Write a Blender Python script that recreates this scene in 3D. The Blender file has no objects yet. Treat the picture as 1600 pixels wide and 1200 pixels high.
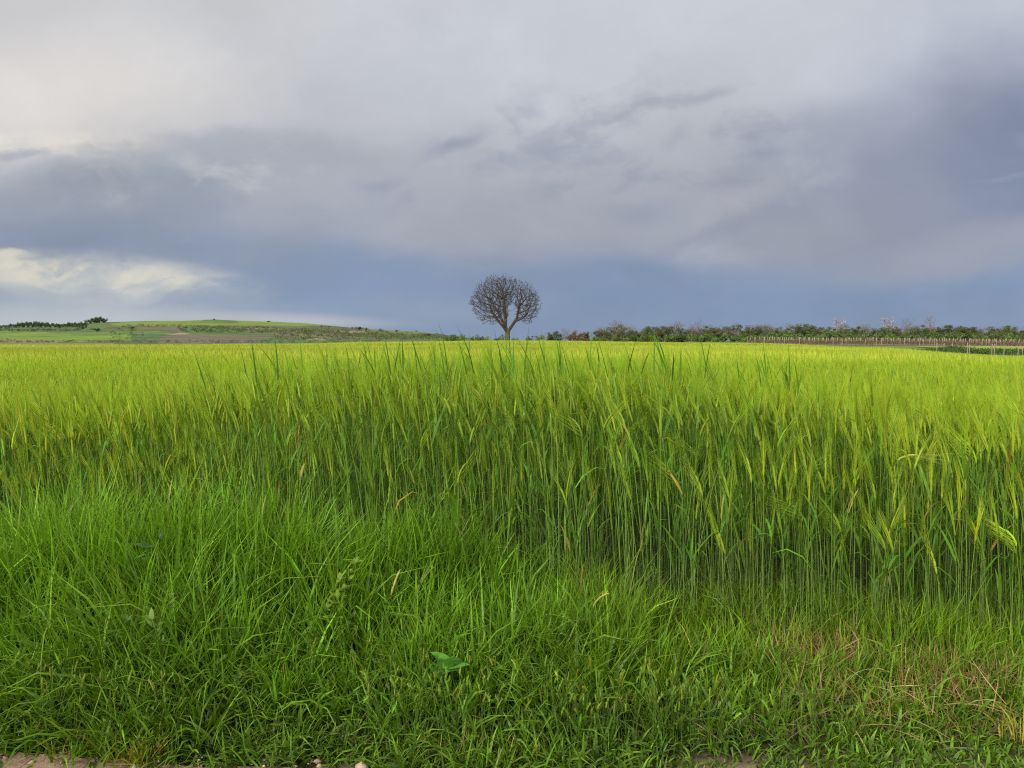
import bpy, math, random
import numpy as np
from mathutils import Vector
random.seed(7)
RG = np.random.default_rng(11)
SC = bpy.context.scene
COL = SC.collection
R = math.radians
F = 1230.0            # focal length in pixels of a 1600 px wide picture
PITCH = R(3.26)
CH = 1.25             # eye height

# ------------------------------------------------------------------ camera
cd = bpy.data.cameras.new('camera'); cam = bpy.data.objects.new('camera', cd); COL.objects.link(cam)
cam.location = (0, 0, CH); cam.rotation_euler = (R(90) - PITCH, 0, 0)
cd.sensor_width = 36; cd.lens = 36 * F / 1600; cd.clip_end = 20000; cd.clip_start = 0.05
SC.camera = cam
# ------------------------------------------------------------------ colour management
SC.view_settings.view_transform = 'Standard'; SC.view_settings.look = 'None'
SC.view_settings.exposure = 0.0; SC.view_settings.gamma = 1.0
SC.view_settings.use_curve_mapping = False
SC.cycles.use_denoising = False; SC.cycles.filter_width = 1.15; SC.cycles.max_bounces = 8; SC.cycles.diffuse_bounces = 4; SC.cycles.transmission_bounces = 4
SC.cycles.transparent_max_bounces = 8

def s2l(c):
    return tuple(((v/255)/12.92 if v/255 <= .04045 else ((v/255+.055)/1.055)**2.4) for v in c)

# ------------------------------------------------------------------ sun
SUN_AZ, SUN_EL = R(-140), R(32)      # azimuth from +Y towards +X: behind the camera on the left
sl = bpy.data.lights.new('sun', 'SUN'); sl.energy = 4.2; sl.angle = R(10); sl.color = (1.0, 0.93, 0.80)
so = bpy.data.objects.new('sun', sl); COL.objects.link(so)
sd = Vector((math.sin(SUN_AZ)*math.cos(SUN_EL), math.cos(SUN_AZ)*math.cos(SUN_EL), math.sin(SUN_EL)))
so.rotation_euler = sd.to_track_quat('Z', 'Y').to_euler(); so.location = (-20, -20, 30)

# ------------------------------------------------------------------ world: nishita sky behind storm clouds
def dirxz(px, py):
    """direction of a spot of the cloudscape as (x/y, z/y) in the world"""
    u = (px-800)/F; v = (600-py)/F
    y = math.cos(PITCH) + v*math.sin(PITCH); z = -math.sin(PITCH) + v*math.cos(PITCH)
    return u/y, z/y
W = bpy.data.worlds.new('World'); SC.world = W; W.use_nodes = True
nt = W.node_tree; N = nt.nodes; L = nt.links; N.clear()
def nd(t, **k):
    n = N.new(t)
    for a, b in k.items(): setattr(n, a, b)
    return n
def mth(op, a, b=None, c=None, clamp=False):
    n = nd('ShaderNodeMath', operation=op, use_clamp=clamp)
    for i, v in enumerate((a, b, c)):
        if v is None: continue
        if isinstance(v, (int, float)): n.inputs[i].default_value = v
        else: L.new(v, n.inputs[i])
    return n.outputs[0]
tc = nd('ShaderNodeTexCoord'); sep = nd('ShaderNodeSeparateXYZ'); L.new(tc.outputs['Generated'], sep.inputs[0])
ysafe = mth('MAXIMUM', sep.outputs[1], 0.12)
X = mth('DIVIDE', sep.outputs[0], ysafe); Z = mth('DIVIDE', sep.outputs[2], ysafe)
P = nd('ShaderNodeCombineXYZ'); L.new(X, P.inputs[0]); L.new(Z, P.inputs[1])
def warp(src, scale, amp, detail, stretch=1.0, w=0.0):
    mp = nd('ShaderNodeMapping'); L.new(src, mp.inputs[0]); mp.inputs['Scale'].default_value = (1, stretch, 1)
    mp.inputs['Location'].default_value = (w, w*.7, 0)
    no = nd('ShaderNodeTexNoise'); no.inputs['Scale'].default_value = scale; no.inputs['Detail'].default_value = detail
    no.inputs['Roughness'].default_value = 0.55
    L.new(mp.outputs[0], no.inputs['Vector'])
    s = nd('ShaderNodeVectorMath', operation='SUBTRACT'); L.new(no.outputs['Color'], s.inputs[0]); s.inputs[1].default_value = (.5, .5, .5)
    m = nd('ShaderNodeVectorMath', operation='MULTIPLY'); L.new(s.outputs[0], m.inputs[0]); m.inputs[1].default_value = (amp, amp*.6, 0)
    a = nd('ShaderNodeVectorMath', operation='ADD'); L.new(src, a.inputs[0]); L.new(m.outputs[0], a.inputs[1])
    return a.outputs[0]
PW1 = warp(P.outputs[0], 2.6, 0.26, 4, 1.6)              # soft billows
PW2 = warp(P.outputs[0], 7.0, 0.10, 8, 1.5, 3.0)         # crisp ragged edges
PW3 = warp(PW2, 20.0, 0.035, 6, 1.3, 5.0)
ramp = nd('ShaderNodeValToRGB')
sz = nd('ShaderNodeSeparateXYZ'); L.new(PW1, sz.inputs[0])
zw = mth('ADD', mth('MULTIPLY', sz.outputs[1], .55), mth('MULTIPLY', Z, .45))
L.new(mth('MULTIPLY', zw, 2.0, clamp=True), ramp.inputs[0])
stops = [(505, (133,152,181)), (460, (127,148,180)), (425, (136,152,180)), (385, (152,159,175)), (320, (166,169,180)),
         (240, (180,184,193)), (150, (194,198,206)), (60, (202,206,213)), (0, (203,207,213))]
e = ramp.color_ramp.elements
while len(e) > 1: e.remove(e[-1])
for i, (py, c) in enumerate(stops):
    p = dirxz(800, py)[1]*2.0
    if i == 0: e[0].position = p; el = e[0]
    else: el = e.new(min(p, 1))
    el.color = (*s2l(c), 1)
ramp.color_ramp.interpolation = 'B_SPLINE'
cur = ramp.outputs[0]
def blob(px, py, rx, ry, c, k, src, rot=0, pw=1.0, soft=True):
    """an elliptical patch of cloud; rx, ry its half sizes"""
    global cur
    cx, cz = dirxz(px, py)
    mp = nd('ShaderNodeMapping', vector_type='TEXTURE'); L.new(src, mp.inputs[0])
    mp.inputs['Location'].default_value = (cx, cz, 0); mp.inputs['Rotation'].default_value = (0, 0, R(rot))
    mp.inputs['Scale'].default_value = (rx/F, ry/F, 1)
    g = nd('ShaderNodeTexGradient', gradient_type='SPHERICAL'); L.new(mp.outputs[0], g.inputs[0])
    mr = nd('ShaderNodeMapRange', interpolation_type='SMOOTHSTEP'); L.new(g.outputs['Fac'], mr.inputs[0])
    mr.inputs[1].default_value = 0; mr.inputs[2].default_value = pw; mr.inputs[3].default_value = 0; mr.inputs[4].default_value = k
    mx = nd('ShaderNodeMixRGB'); L.new(mr.outputs[0], mx.inputs[0]); L.new(cur, mx.inputs[1]); mx.inputs[2].default_value = (*s2l(c), 1)
    cur = mx.outputs[0]
P0 = P.outputs[0]
# broad light and dark masses
blob(40, -40, 900, 420, (204,203,204), .85, P0)
blob(30, 160, 520, 150, (224,219,214), .85, PW1)
blob(830, 60, 420, 260, (204,207,214), .7, PW1)
blob(1560, 60, 500, 260, (184,191,206), .7, PW1)
blob(1650, 200, 660, 230, (124,134,160), .97, PW1, 14)
blob(1640, 300, 460, 110, (126,138,166), .75, PW1, 8)
blob(110, 345, 560, 100, (152,161,176), .85, PW2, 0, .7)
blob(100, 365, 420, 45, (140,152,172), .75, PW2, 0, .8)
blob(300, 262, 330, 62, (166,171,181), .75, PW3, 6, .5)
blob(560, 300, 380, 120, (172,175,186), .6, PW1)
blob(330, 390, 520, 55, (134,148,172), .85, PW2, -2)
blob(640, 425, 460, 50, (129,147,176), .8, PW1)
blob(1000, 420, 220, 45, (128,146,176), .8, PW1)
blob(820, 345, 420, 80, (167,168,180), .6, PW1)
blob(1250, 340, 330, 110, (157,162,174), .7, PW1)
blob(1500, 400, 330, 50, (157,163,177), .85, PW1, 6)
blob(1290, 485, 600, 60, (126,146,177), .7, PW1)
blob(700, 470, 240, 26, (146,160,181), .6, PW1)
def scud(cx_, cy_, rx, ry, c, k, scale, lo, hi, stretch, seed, rot=0.):
    """torn shreds of cloud: thresholded noise inside a broad region"""
    global cur
    cx, cz = dirxz(cx_, cy_)
    mp = nd('ShaderNodeMapping', vector_type='TEXTURE'); L.new(P0, mp.inputs[0]); mp.inputs['Location'].default_value = (cx, cz, 0)
    mp.inputs['Scale'].default_value = (rx/F, ry/F, 1); mp.inputs['Rotation'].default_value = (0, 0, R(rot))
    g = nd('ShaderNodeTexGradient', gradient_type='SPHERICAL'); L.new(mp.outputs[0], g.inputs[0])
    g2 = nd('ShaderNodeMapRange', interpolation_type='SMOOTHSTEP'); L.new(g.outputs['Fac'], g2.inputs[0]); g2.inputs[2].default_value = .7
    m2 = nd('ShaderNodeMapping'); L.new(PW2, m2.inputs[0]); m2.inputs['Location'].default_value = (seed, seed*1.7, 0); m2.inputs['Rotation'].default_value = (0, 0, R(-rot-14)); m2.inputs['Scale'].default_value = (1, stretch, 1)
    no = nd('ShaderNodeTexNoise'); no.inputs['Scale'].default_value = scale; no.inputs['Detail'].default_value = 9; no.inputs['Roughness'].default_value = .58; L.new(m2.outputs[0], no.inputs['Vector'])
    m3 = nd('ShaderNodeMapRange', interpolation_type='SMOOTHSTEP'); L.new(no.outputs['Fac'], m3.inputs[0]); m3.inputs[1].default_value = lo; m3.inputs[2].default_value = hi
    f = mth('MULTIPLY', mth('MULTIPLY', g2.outputs[0], m3.outputs[0]), k)
    mx = nd('ShaderNodeMixRGB'); L.new(f, mx.inputs[0]); L.new(cur, mx.inputs[1]); mx.inputs[2].default_value = (*s2l(c), 1); cur = mx.outputs[0]
scud(1080, 250, 460, 190, (148,155,172), .68, 5.6, .49, .66, 1.9, 3.1)
scud(1090, 300, 300, 150, (192,192,202), .65, 5.0, .52, .70, 1.8, 9.4, 10)
scud(230, 318, 460, 120, (146,156,172), .60, 4.5, .47, .64, 1.9, 5.7)
scud(330, 265, 330, 90, (198,199,202), .75, 5.5, .53, .68, 1.7, 13.2)
scud(680, 240, 330, 130, (152,159,177), .70, 5.6, .50, .68, 1.9, 21.5, 10)
scud(600, 360, 520, 90, (172,177,190), .35, 5.0, .50, .70, 2.6, 31.5)
scud(1450, 260, 400, 200, (150,158,176), .65, 3.6, .50, .70, 2.0, 41.5, 6)
scud(1300, 440, 520, 60, (146,158,182), .45, 4.6, .48, .66, 3.4, 51.5)
scud(900, 90, 800, 120, (190,194,204), .45, 3.4, .48, .68, 2.2, 61.5)
# wisps
for a in [(705,222,80,26,(152,159,177),.85,PW3,25), (590,285,70,26,(154,161,178),.8,PW3,10), (1085,160,90,16,(160,166,181),.6,PW3,12),
          (862,190,34,12,(172,177,191),.6,PW3,20), (1060,222,50,20,(166,171,186),.5,PW3,30), (1010,328,80,34,(146,154,172),.65,PW3,0),
          (1110,368,110,20,(146,152,170),.65,PW3,15), (1150,315,90,34,(184,183,193),.55,PW3,25), (1320,200,170,60,(162,168,182),.5,PW2,0),
          (300,252,55,22,(194,195,200),.55,PW3,0), (560,180,200,60,(199,201,206),.5,PW2,0), (1570,282,90,8,(150,160,184),.5,PW3,8)]:
    blob(*a)
# bright break low on the left
blob(60, 510, 600, 84, (188,195,199), 1.0, P0)
blob(430, 500, 280, 18, (194,194,197), .75, P0, -2)
blob(130, 440, 330, 50, (190,194,196), .80, PW2, -4, .9)
scud(140, 432, 330, 46, (214,211,198), .95, 8.0, .38, .60, 2.0, 71.5, -4)
scud(100, 425, 240, 26, (224,219,202), .75, 12.0, .44, .62, 2.0, 81.5, -4)
blob(8, 392, 40, 16, (222,215,198), .8, PW3, 0, .8)
scud(160, 455, 280, 22, (166,177,188), .75, 8.0, .40, .60, 3.0, 91.5, 0)
blob(310, 474, 120, 12, (150,163,183), .7, PW3, 4, .8)
scud(70, 225, 230, 26, (232,225,214), .8, 8.0, .40, .60, 2.0, 101.5)
blob(20, 243, 60, 13, (156,163,176), .6, PW3, 0, .8)
blob(160, 240, 100, 10, (172,177,186), .5, PW3, 0, .8)
# fine overall mottling of the cloud base
nz = nd('ShaderNodeTexNoise'); nz.inputs['Scale'].default_value = 5.0; nz.inputs['Detail'].default_value = 9; nz.inputs['Roughness'].default_value = .55
L.new(PW1, nz.inputs['Vector'])
mr = nd('ShaderNodeMapRange'); L.new(nz.outputs['Fac'], mr.inputs[0]); mr.inputs[1].default_value = .25; mr.inputs[2].default_value = .75
mr.inputs[3].default_value = .90; mr.inputs[4].default_value = 1.10
mm = nd('ShaderNodeVectorMath', operation='SCALE'); L.new(cur, mm.inputs[0]); L.new(mr.outputs[0], mm.inputs['Scale'])
front = mm.outputs[0]
# overhead and behind the camera: unseen cloud, brightened as a broad soft light
hi = mth('MAXIMUM', mth('MULTIPLY', mth('SUBTRACT', sep.outputs[2], .42), 3.2, clamp=True),
         mth('MULTIPLY', mth('SUBTRACT', .35, sep.outputs[1]), 2.5, clamp=True), clamp=True)
mxh = nd('ShaderNodeMixRGB'); L.new(hi, mxh.inputs[0]); L.new(front, mxh.inputs[1]); mxh.inputs[2].default_value = (1.12, 1.10, 1.06, 1)
sky = nd('ShaderNodeTexSky', sky_type='NISHITA'); sky.sun_disc = False
sky.sun_elevation = SUN_EL; sky.sun_rotation = SUN_AZ
tot = nd('ShaderNodeVectorMath', operation='SCALE'); L.new(mxh.outputs[0], tot.inputs[0]); tot.inputs['Scale'].default_value = 10.0
mxs = nd('ShaderNodeMixRGB'); mxs.inputs[0].default_value = .03      # only a little clear sky comes through the cloud
L.new(tot.outputs[0], mxs.inputs[1]); L.new(sky.outputs[0], mxs.inputs[2])
bg = nd('ShaderNodeBackground'); bg.inputs[1].default_value = 0.1; L.new(mxs.outputs[0], bg.inputs[0])
wo = nd('ShaderNodeOutputWorld'); L.new(bg.outputs[0], wo.inputs[0])

# ================================================================== helpers
def tag(o, label=None, cat=None, group=None, kind=None):
    if label: o['label'] = label
    if cat: o['category'] = cat
    if group: o['group'] = group
    if kind: o['kind'] = kind
    return o
def empty(name, loc, label, cat, group=None, rz=0.0, s=1.0):
    o = bpy.data.objects.new(name, None); COL.objects.link(o); o.location = loc; o.rotation_euler = (0, 0, rz); o.scale = (s,)*3
    o.empty_display_size = .2
    return tag(o, label, cat, group)
def mesh_from(name, V, quads, tris, C=None, smooth=False):
    me = bpy.data.meshes.new(name)
    V = np.ascontiguousarray(V, dtype=np.float32)
    quads = np.asarray(quads, dtype=np.int32).reshape(-1, 4); tris = np.asarray(tris, dtype=np.int32).reshape(-1, 3)
    me.vertices.add(len(V)); me.vertices.foreach_set('co', V.ravel())
    lp = np.concatenate([quads.ravel(), tris.ravel()]).astype(np.int32)
    me.loops.add(len(lp)); me.loops.foreach_set('vertex_index', lp)
    nq, n3 = len(quads), len(tris)
    me.polygons.add(nq+n3)
    st = np.concatenate([np.arange(nq)*4, nq*4+np.arange(n3)*3]).astype(np.int32)
    me.polygons.foreach_set('loop_start', st)
    try: me.polygons.foreach_set('loop_total', np.concatenate([np.full(nq, 4), np.full(n3, 3)]).astype(np.int32))
    except Exception: pass
    if smooth: me.polygons.foreach_set('use_smooth', np.ones(nq+n3, dtype=bool))
    if C is not None:
        at = me.color_attributes.new('col', 'FLOAT_COLOR', 'POINT')
        C4 = np.ones((len(V), 4), dtype=np.float32); C4[:, :3] = np.clip(C, 0, 1); at.data.foreach_set('color', C4.ravel())
    me.update(calc_edges=True); me.validate()
    return me
class Acc:
    def __init__(s): s.V = []; s.Q = []; s.T = []; s.C = []; s.n = 0
    def add(s, V, C, Q=None, T=None):
        V = V.reshape(-1, 3)
        if Q is not None and len(Q): s.Q.append(np.asarray(Q).reshape(-1, 4)+s.n)
        if T is not None and len(T): s.T.append(np.asarray(T).reshape(-1, 3)+s.n)
        s.V.append(V); s.C.append(np.broadcast_to(C, V.shape) if np.ndim(C) < 2 else C.reshape(-1, 3)); s.n += len(V)
    def mesh(s, name, smooth=False):
        return mesh_from(name, np.concatenate(s.V), np.concatenate(s.Q) if s.Q else [], np.concatenate(s.T) if s.T else [], np.concatenate(s.C), smooth)
    def obj(s, name, mat, parent=None, smooth=False):
        me = s.mesh(name, smooth); me.materials.append(mat)
        o = bpy.data.objects.new(name, me); COL.objects.link(o)
        if parent: o.parent = parent
        return o
def path_pts(root, length, az, lean, curl, S, pw=1.4):
    """centre lines of N blades or stems: (N,S+1,3) points and tangents"""
    n = len(root); t = (np.arange(S)+.5)/S
    th = lean[:, None] + curl[:, None]*t[None, :]**pw
    h = np.sin(th)*(length/S)[:, None]; v = np.cos(th)*(length/S)[:, None]
    P = np.zeros((n, S+1, 3)); P[:, 1:, 0] = np.cumsum(h, 1)*np.cos(az)[:, None]; P[:, 1:, 1] = np.cumsum(h, 1)*np.sin(az)[:, None]
    P[:, 1:, 2] = np.cumsum(v, 1); P += root[:, None, :]
    return P
def tangents(P):
    T = np.gradient(P, axis=1); return T/np.maximum(np.linalg.norm(T, axis=2, keepdims=True), 1e-9)
def ribbons(acc, P, width, psi, c0, c1, az, prof=None):
    """flat leaf blades: width per blade (N), psi = roll about the blade, colours root to tip"""
    n, S1, _ = P.shape; S = S1-1; T = tangents(P)
    side = np.stack([-np.sin(az), np.cos(az), np.zeros(n)], 1)[:, None, :]
    nrm = np.cross(T, side); w = side*np.cos(psi)[:, None, None] + nrm*np.sin(psi)[:, None, None]
    t = np.linspace(0, 1, S1)
    if prof is None: prof = np.clip(np.minimum(.55+2.5*t, 1.0)*(1-t**2.2), 0, 1)
    hw = .5*width[:, None, None]*prof[None, :, None]
    A = P-w*hw; B = P+w*hw
    V = np.empty((n, 2*S+1, 3)); V[:, 0:2*S:2] = A[:, :S]; V[:, 1:2*S:2] = B[:, :S]; V[:, 2*S] = P[:, S]
    tt = np.concatenate([np.repeat(t[:S], 2), [1]])[None, :, None]
    C = c0[:, None, :]*(1-tt)+c1[:, None, :]*tt
    base = (np.arange(n)*(2*S+1))[:, None]
    if S > 1:
        k = np.arange(S-1)*2; q = np.stack([k, k+1, k+3, k+2], 1).ravel()[None, :]; Q = (base+q).reshape(-1, 4)
    else: Q = None
    k = 2*(S-1); Tt = (base+np.array([[k, k+1, k+2]])).reshape(-1, 3)
    acc.add(V, C, Q, Tt)
def tubes(acc, P, rad, c0, c1, sides=3):
    """closed-round stems; rad (N,S+1)"""
    n, S1, _ = P.shape; S = S1-1; T = tangents(P)
    ref = np.where(np.abs(T[:, :, 0:1]) < .9, np.array([1., 0, 0]), np.array([0, 1., 0]))
    a = np.cross(T, ref); a /= np.maximum(np.linalg.norm(a, axis=2, keepdims=True), 1e-9); b = np.cross(T, a)
    V = np.empty((n, S1, sides, 3))
    for k in range(sides):
        f = 2*math.pi*k/sides + .3; V[:, :, k] = P + (a*math.cos(f)+b*math.sin(f))*rad[:, :, None]
    t = np.linspace(0, 1, S1)[None, :, None, None]
    C = np.broadcast_to(c0[:, None, None, :]*(1-t)+c1[:, None, None, :]*t, V.shape)
    base = (np.arange(n)*S1*sides)[:, None]; q = []
    for s in range(S):
        for k in range(sides): q += [s*sides+k, s*sides+(k+1) % sides, (s+1)*sides+(k+1) % sides, (s+1)*sides+k]
    acc.add(V, C, (base+np.array(q)[None, :]).reshape(-1, 4))
def U(a, b, n): return RG.uniform(a, b, n)
def jit(c, n, v=.12, hue=.06):
    c = np.asarray(c, float)[None, :]*np.exp(RG.normal(0, v, (n, 1)))*np.exp(RG.normal(0, hue, (n, 3)))
    return c
def vnoise(x, y, s, seed=0):
    """smooth value noise in [0,1]"""
    x = np.asarray(x, float)*s+100.5+seed*17.3; y = np.asarray(y, float)*s+57.1+seed*9.7
    xi = np.floor(x).astype(int); yi = np.floor(y).astype(int); fx = x-xi; fy = y-yi
    fx = fx*fx*(3-2*fx); fy = fy*fy*(3-2*fy)
    def h(a, b):
        v = np.sin(a*127.1+b*311.7+seed*74.7)*43758.5453; return v-np.floor(v)
    return (h(xi, yi)*(1-fx)+h(xi+1, yi)*fx)*(1-fy)+(h(xi, yi+1)*(1-fx)+h(xi+1, yi+1)*fx)*fy
def fbm(x, y, s, seed=0, o=4):
    r = 0; a = .5; tt = 0
    for k in range(o): r = r+a*vnoise(x, y, s*2**k, seed+k); tt += a; a *= .5
    return r/tt

# ------------------------------------------------------------------ materials
def mat_leaf(name, trans=.35, rough=.5, spec=.35, tint=(1.15, 1.05, .5)):
    m = bpy.data.materials.new(name); m.use_nodes = True; t = m.node_tree; t.nodes.clear(); l = t.links
    a = t.nodes.new('ShaderNodeAttribute'); a.attribute_name = 'col'
    no = t.nodes.new('ShaderNodeTexNoise'); no.inputs['Scale'].default_value = 60; no.inputs['Detail'].default_value = 2
    tcn = t.nodes.new('ShaderNodeTexCoord'); l.new(tcn.outputs['Object'], no.inputs['Vector'])
    mr = t.nodes.new('ShaderNodeMapRange'); l.new(no.outputs['Fac'], mr.inputs[0]); mr.inputs[3].default_value = .75; mr.inputs[4].default_value = 1.25
    sc = t.nodes.new('ShaderNodeVectorMath'); sc.operation = 'SCALE'; l.new(a.outputs['Color'], sc.inputs[0]); l.new(mr.outputs[0], sc.inputs['Scale'])
    p = t.nodes.new('ShaderNodeBsdfPrincipled'); l.new(sc.outputs[0], p.inputs['Base Color']); p.inputs['Roughness'].default_value = rough
    p.inputs['Specular IOR Level'].default_value = spec
    mu = t.nodes.new('ShaderNodeVectorMath'); mu.operation = 'MULTIPLY'; l.new(sc.outputs[0], mu.inputs[0]); mu.inputs[1].default_value = tint
    tr = t.nodes.new('ShaderNodeBsdfTranslucent'); l.new(mu.outputs[0], tr.inputs[0])
    mx = t.nodes.new('ShaderNodeMixShader'); mx.inputs[0].default_value = trans; l.new(p.outputs[0], mx.inputs[1]); l.new(tr.outputs[0], mx.inputs[2])
    o = t.nodes.new('ShaderNodeOutputMaterial'); l.new(mx.outputs[0], o.inputs[0])
    return m
def mat_attr(name, rough=.85, nscale=20, lo=.7, hi=1.3, bump=0.0, bdist=.02):
    m = bpy.data.materials.new(name); m.use_nodes = True; t = m.node_tree; l = t.links; p = t.nodes['Principled BSDF']
    a = t.nodes.new('ShaderNodeAttribute'); a.attribute_name = 'col'
    tcn = t.nodes.new('ShaderNodeTexCoord')
    no = t.nodes.new('ShaderNodeTexNoise'); no.inputs['Scale'].default_value = nscale; no.inputs['Detail'].default_value = 8; no.inputs['Roughness'].default_value = .65
    l.new(tcn.outputs['Object'], no.inputs['Vector'])
    mr = t.nodes.new('ShaderNodeMapRange'); l.new(no.outputs['Fac'], mr.inputs[0]); mr.inputs[1].default_value = .25; mr.inputs[2].default_value = .75
    mr.inputs[3].default_value = lo; mr.inputs[4].default_value = hi
    sc = t.nodes.new('ShaderNodeVectorMath'); sc.operation = 'SCALE'; l.new(a.outputs['Color'], sc.inputs[0]); l.new(mr.outputs[0], sc.inputs['Scale'])
    l.new(sc.outputs[0], p.inputs['Base Color']); p.inputs['Roughness'].default_value = rough; p.inputs['Specular IOR Level'].default_value = .15
    if bump:
        b = t.nodes.new('ShaderNodeBump'); b.inputs['Strength'].default_value = bump; b.inputs['Distance'].default_value = bdist
        l.new(no.outputs['Fac'], b.inputs['Height']); l.new(b.outputs[0], p.inputs['Normal'])
    return m
M_leaf = mat_leaf('grass_blades', .34, .48, .22)
M_barley = mat_leaf('barley_plants', .34, .55, .2)
M_tree = mat_leaf('tree_leaves', .25, .6, .2)
M_bark = mat_attr('bark', .9, 12, .6, 1.4, .6)
M_soil = mat_attr('soil', .95, 30, .55, 1.45, .8, .01)
M_hill = mat_attr('hill_fields', .95, .02, .75, 1.25)
M_wood = mat_attr('post_wood', .9, 8, .7, 1.3)

# ================================================================== terrain
GU = np.array([-1400, -300, 0, 430, 600, 795, 1180, 1350, 1600, 1900, 3000], float)
GD = np.array([0, 10, 20, 45, 60, 100, 130, 175, 200, 230, 300, 450, 700], float)
GT = np.array([
 # 0 10  20   45    60    100   130   175   200   230   300   450   700
 [0, 0, 0, -.06, -.10, -.38, -1.1, -2.5, -3.0, -3.5, -4.5, -6, -9],
 [0, 0, 0, -.06, -.10, -.38, -1.1, -2.5, -3.0, -3.5, -4.5, -6, -9],
 [0, 0, 0, -.06, -.10, -.35, -1.0, -2.2, -2.8, -3.3, -4.5, -6, -9],
 [0, 0, 0, -.04, -.05, -.26, -.9, -2.0, -2.6, -3.0, -4.0, -6, -9],
 [0, 0, 0, 0.00, 0.03, 0.05, -.5, -1.6, -2.0, -2.5, -3.5, -5, -8],
 [0, 0, 0, 0.03, 0.08, 0.21, -.1, -.7, -1.0, -1.2, -1.0, -2, -3],
 [0, 0, 0, -.05, -.06, -.10, -.3, -.35, -.3, -.15, 0.3, 0.6, 0],
 [0, 0, -.03, -.20, -.28, -.5, -.9, -1.0, -.7, -.35, 0.3, 0.6, 0],
 [0, 0, -.12, -.65, -.95, -1.7, -2.1, -2.2, -1.3, -.75, 0.2, 0.6, 0],
 [0, 0, -.2, -.9, -1.3, -2.1, -2.4, -2.4, -1.5, -.9, 0.2, 0.6, 0],
 [0, 0, -.2, -.9, -1.3, -2.1, -2.4, -2.4, -1.5, -.9, 0.2, 0.6, 0]])
def ground_z(x, y):
    x = np.asarray(x, float); y = np.asarray(y, float)
    yy = np.clip(y, 0, 699.9); u = np.clip(800+F*x/np.maximum(yy, 3.0), -1399, 2999)
    i = np.clip(np.searchsorted(GU, u, 'right')-1, 0, len(GU)-2); j = np.clip(np.searchsorted(GD, yy, 'right')-1, 0, len(GD)-2)
    a = (u-GU[i])/(GU[i+1]-GU[i]); a = a*a*(3-2*a); b = (yy-GD[j])/(GD[j+1]-GD[j])
    z = (GT[i, j]*(1-a)+GT[i+1, j]*a)*(1-b)+(GT[i, j+1]*(1-a)+GT[i+1, j+1]*a)*b
    return z*np.clip(y/5, 0, 1)
def grid_mesh(XX, YY, ZZ, CC, name, mat, kind='structure', smooth=True):
    r, c = XX.shape; V = np.stack([XX, YY, ZZ], 2).reshape(-1, 3)
    k = (np.arange(r-1)[:, None]*c+np.arange(c-1)[None, :]).ravel()
    Q = np.stack([k, k+1, k+c+1, k+c], 1)
    me = mesh_from(name, V, Q, [], CC.reshape(-1, 3), smooth); me.materials.append(mat)
    o = bpy.data.objects.new(name, me); COL.objects.link(o); tag(o, kind=kind) if kind else None; return o
# the ground, one sheet out to the horizon
ys = np.concatenate([np.linspace(-3000, -40, 12), np.linspace(-30, 1.5, 12), np.linspace(1.8, 5, 60), np.linspace(5.5, 20, 30), np.linspace(22, 320, 110), np.geomspace(330, 9000, 30)])
xs = np.concatenate([-np.geomspace(9000, 330, 24), np.linspace(-320, -8, 90), np.linspace(-7, 7, 110), np.linspace(8, 320, 90), np.geomspace(330, 9000, 24)])
XX, YY = np.meshgrid(xs, ys); ZZ = ground_z(XX, YY) - np.clip(YY-700, 0, 9000)*.004
n1 = fbm(XX, YY, 3.0, 1)
ZZ = ZZ + np.where((YY > 1.9) & (YY < 6), (n1-.5)*.03, 0)
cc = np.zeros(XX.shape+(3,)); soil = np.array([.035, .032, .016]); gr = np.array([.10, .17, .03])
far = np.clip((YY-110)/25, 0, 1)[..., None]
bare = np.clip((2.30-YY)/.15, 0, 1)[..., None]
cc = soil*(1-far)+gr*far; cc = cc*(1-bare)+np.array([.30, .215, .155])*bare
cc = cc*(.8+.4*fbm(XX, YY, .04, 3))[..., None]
grid_mesh(XX, YY, ZZ, cc, 'ground', M_soil)
# farm track of bare reddish soil in front of the verge, 6 mm above the ground
def track_edge(x): return np.interp(x, [-4, -1.05, -.6, .2, 4], [2.275, 2.255, 2.17, 2.10, 2.08])+.09*(fbm(x, 0*x, 1.8, 8)-.5)*2
px_ = np.linspace(-7, 7, 240); py_ = np.linspace(-3.5, 2.5, 110)
XX, YY = np.meshgrid(px_, py_); edge = track_edge(XX)
YY = np.where(YY > edge, edge+(YY-edge)*.01, YY)
ZZ = .010+(fbm(XX, YY, 2.0, 4)-.5)*.035+(fbm(XX, YY, 14.0, 5)-.5)*.016 + .012
cc = np.array([.235, .165, .115])*(.7+.6*fbm(XX, YY, 9, 6))[..., None]*(np.array([1, 1, 1])+.1*(fbm(XX, YY, 2, 7)-.5)[..., None])
grid_mesh(XX, YY, ZZ, cc, 'path', M_soil)
# small stones and crumbs of soil lying on the track
a = Acc(); n = 1400; sx = U(-3, -.4, n); sy = U(1.6, 2.27, n); sr = RG.gamma(2, .0022, n)+.0015
oct_ = np.array([[1, 0, 0], [-1, 0, 0], [0, 1, 0], [0, -1, 0], [0, 0, 1], [0, 0, -.6]], float)
V = oct_[None]*sr[:, None, None]*U(.6, 1.4, (n, 6, 1)); ang = U(0, 6.28, n)
Vx = V[..., 0]*np.cos(ang)[:, None]-V[..., 1]*np.sin(ang)[:, None]; Vy = V[..., 0]*np.sin(ang)[:, None]+V[..., 1]*np.cos(ang)[:, None]
V = np.stack([Vx+sx[:, None], Vy+sy[:, None], V[..., 2]*.7+.026], 2)
tf = np.array([[0, 2, 4], [2, 1, 4], [1, 3, 4], [3, 0, 4], [2, 0, 5], [1, 2, 5], [3, 1, 5], [0, 3, 5]])
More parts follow.
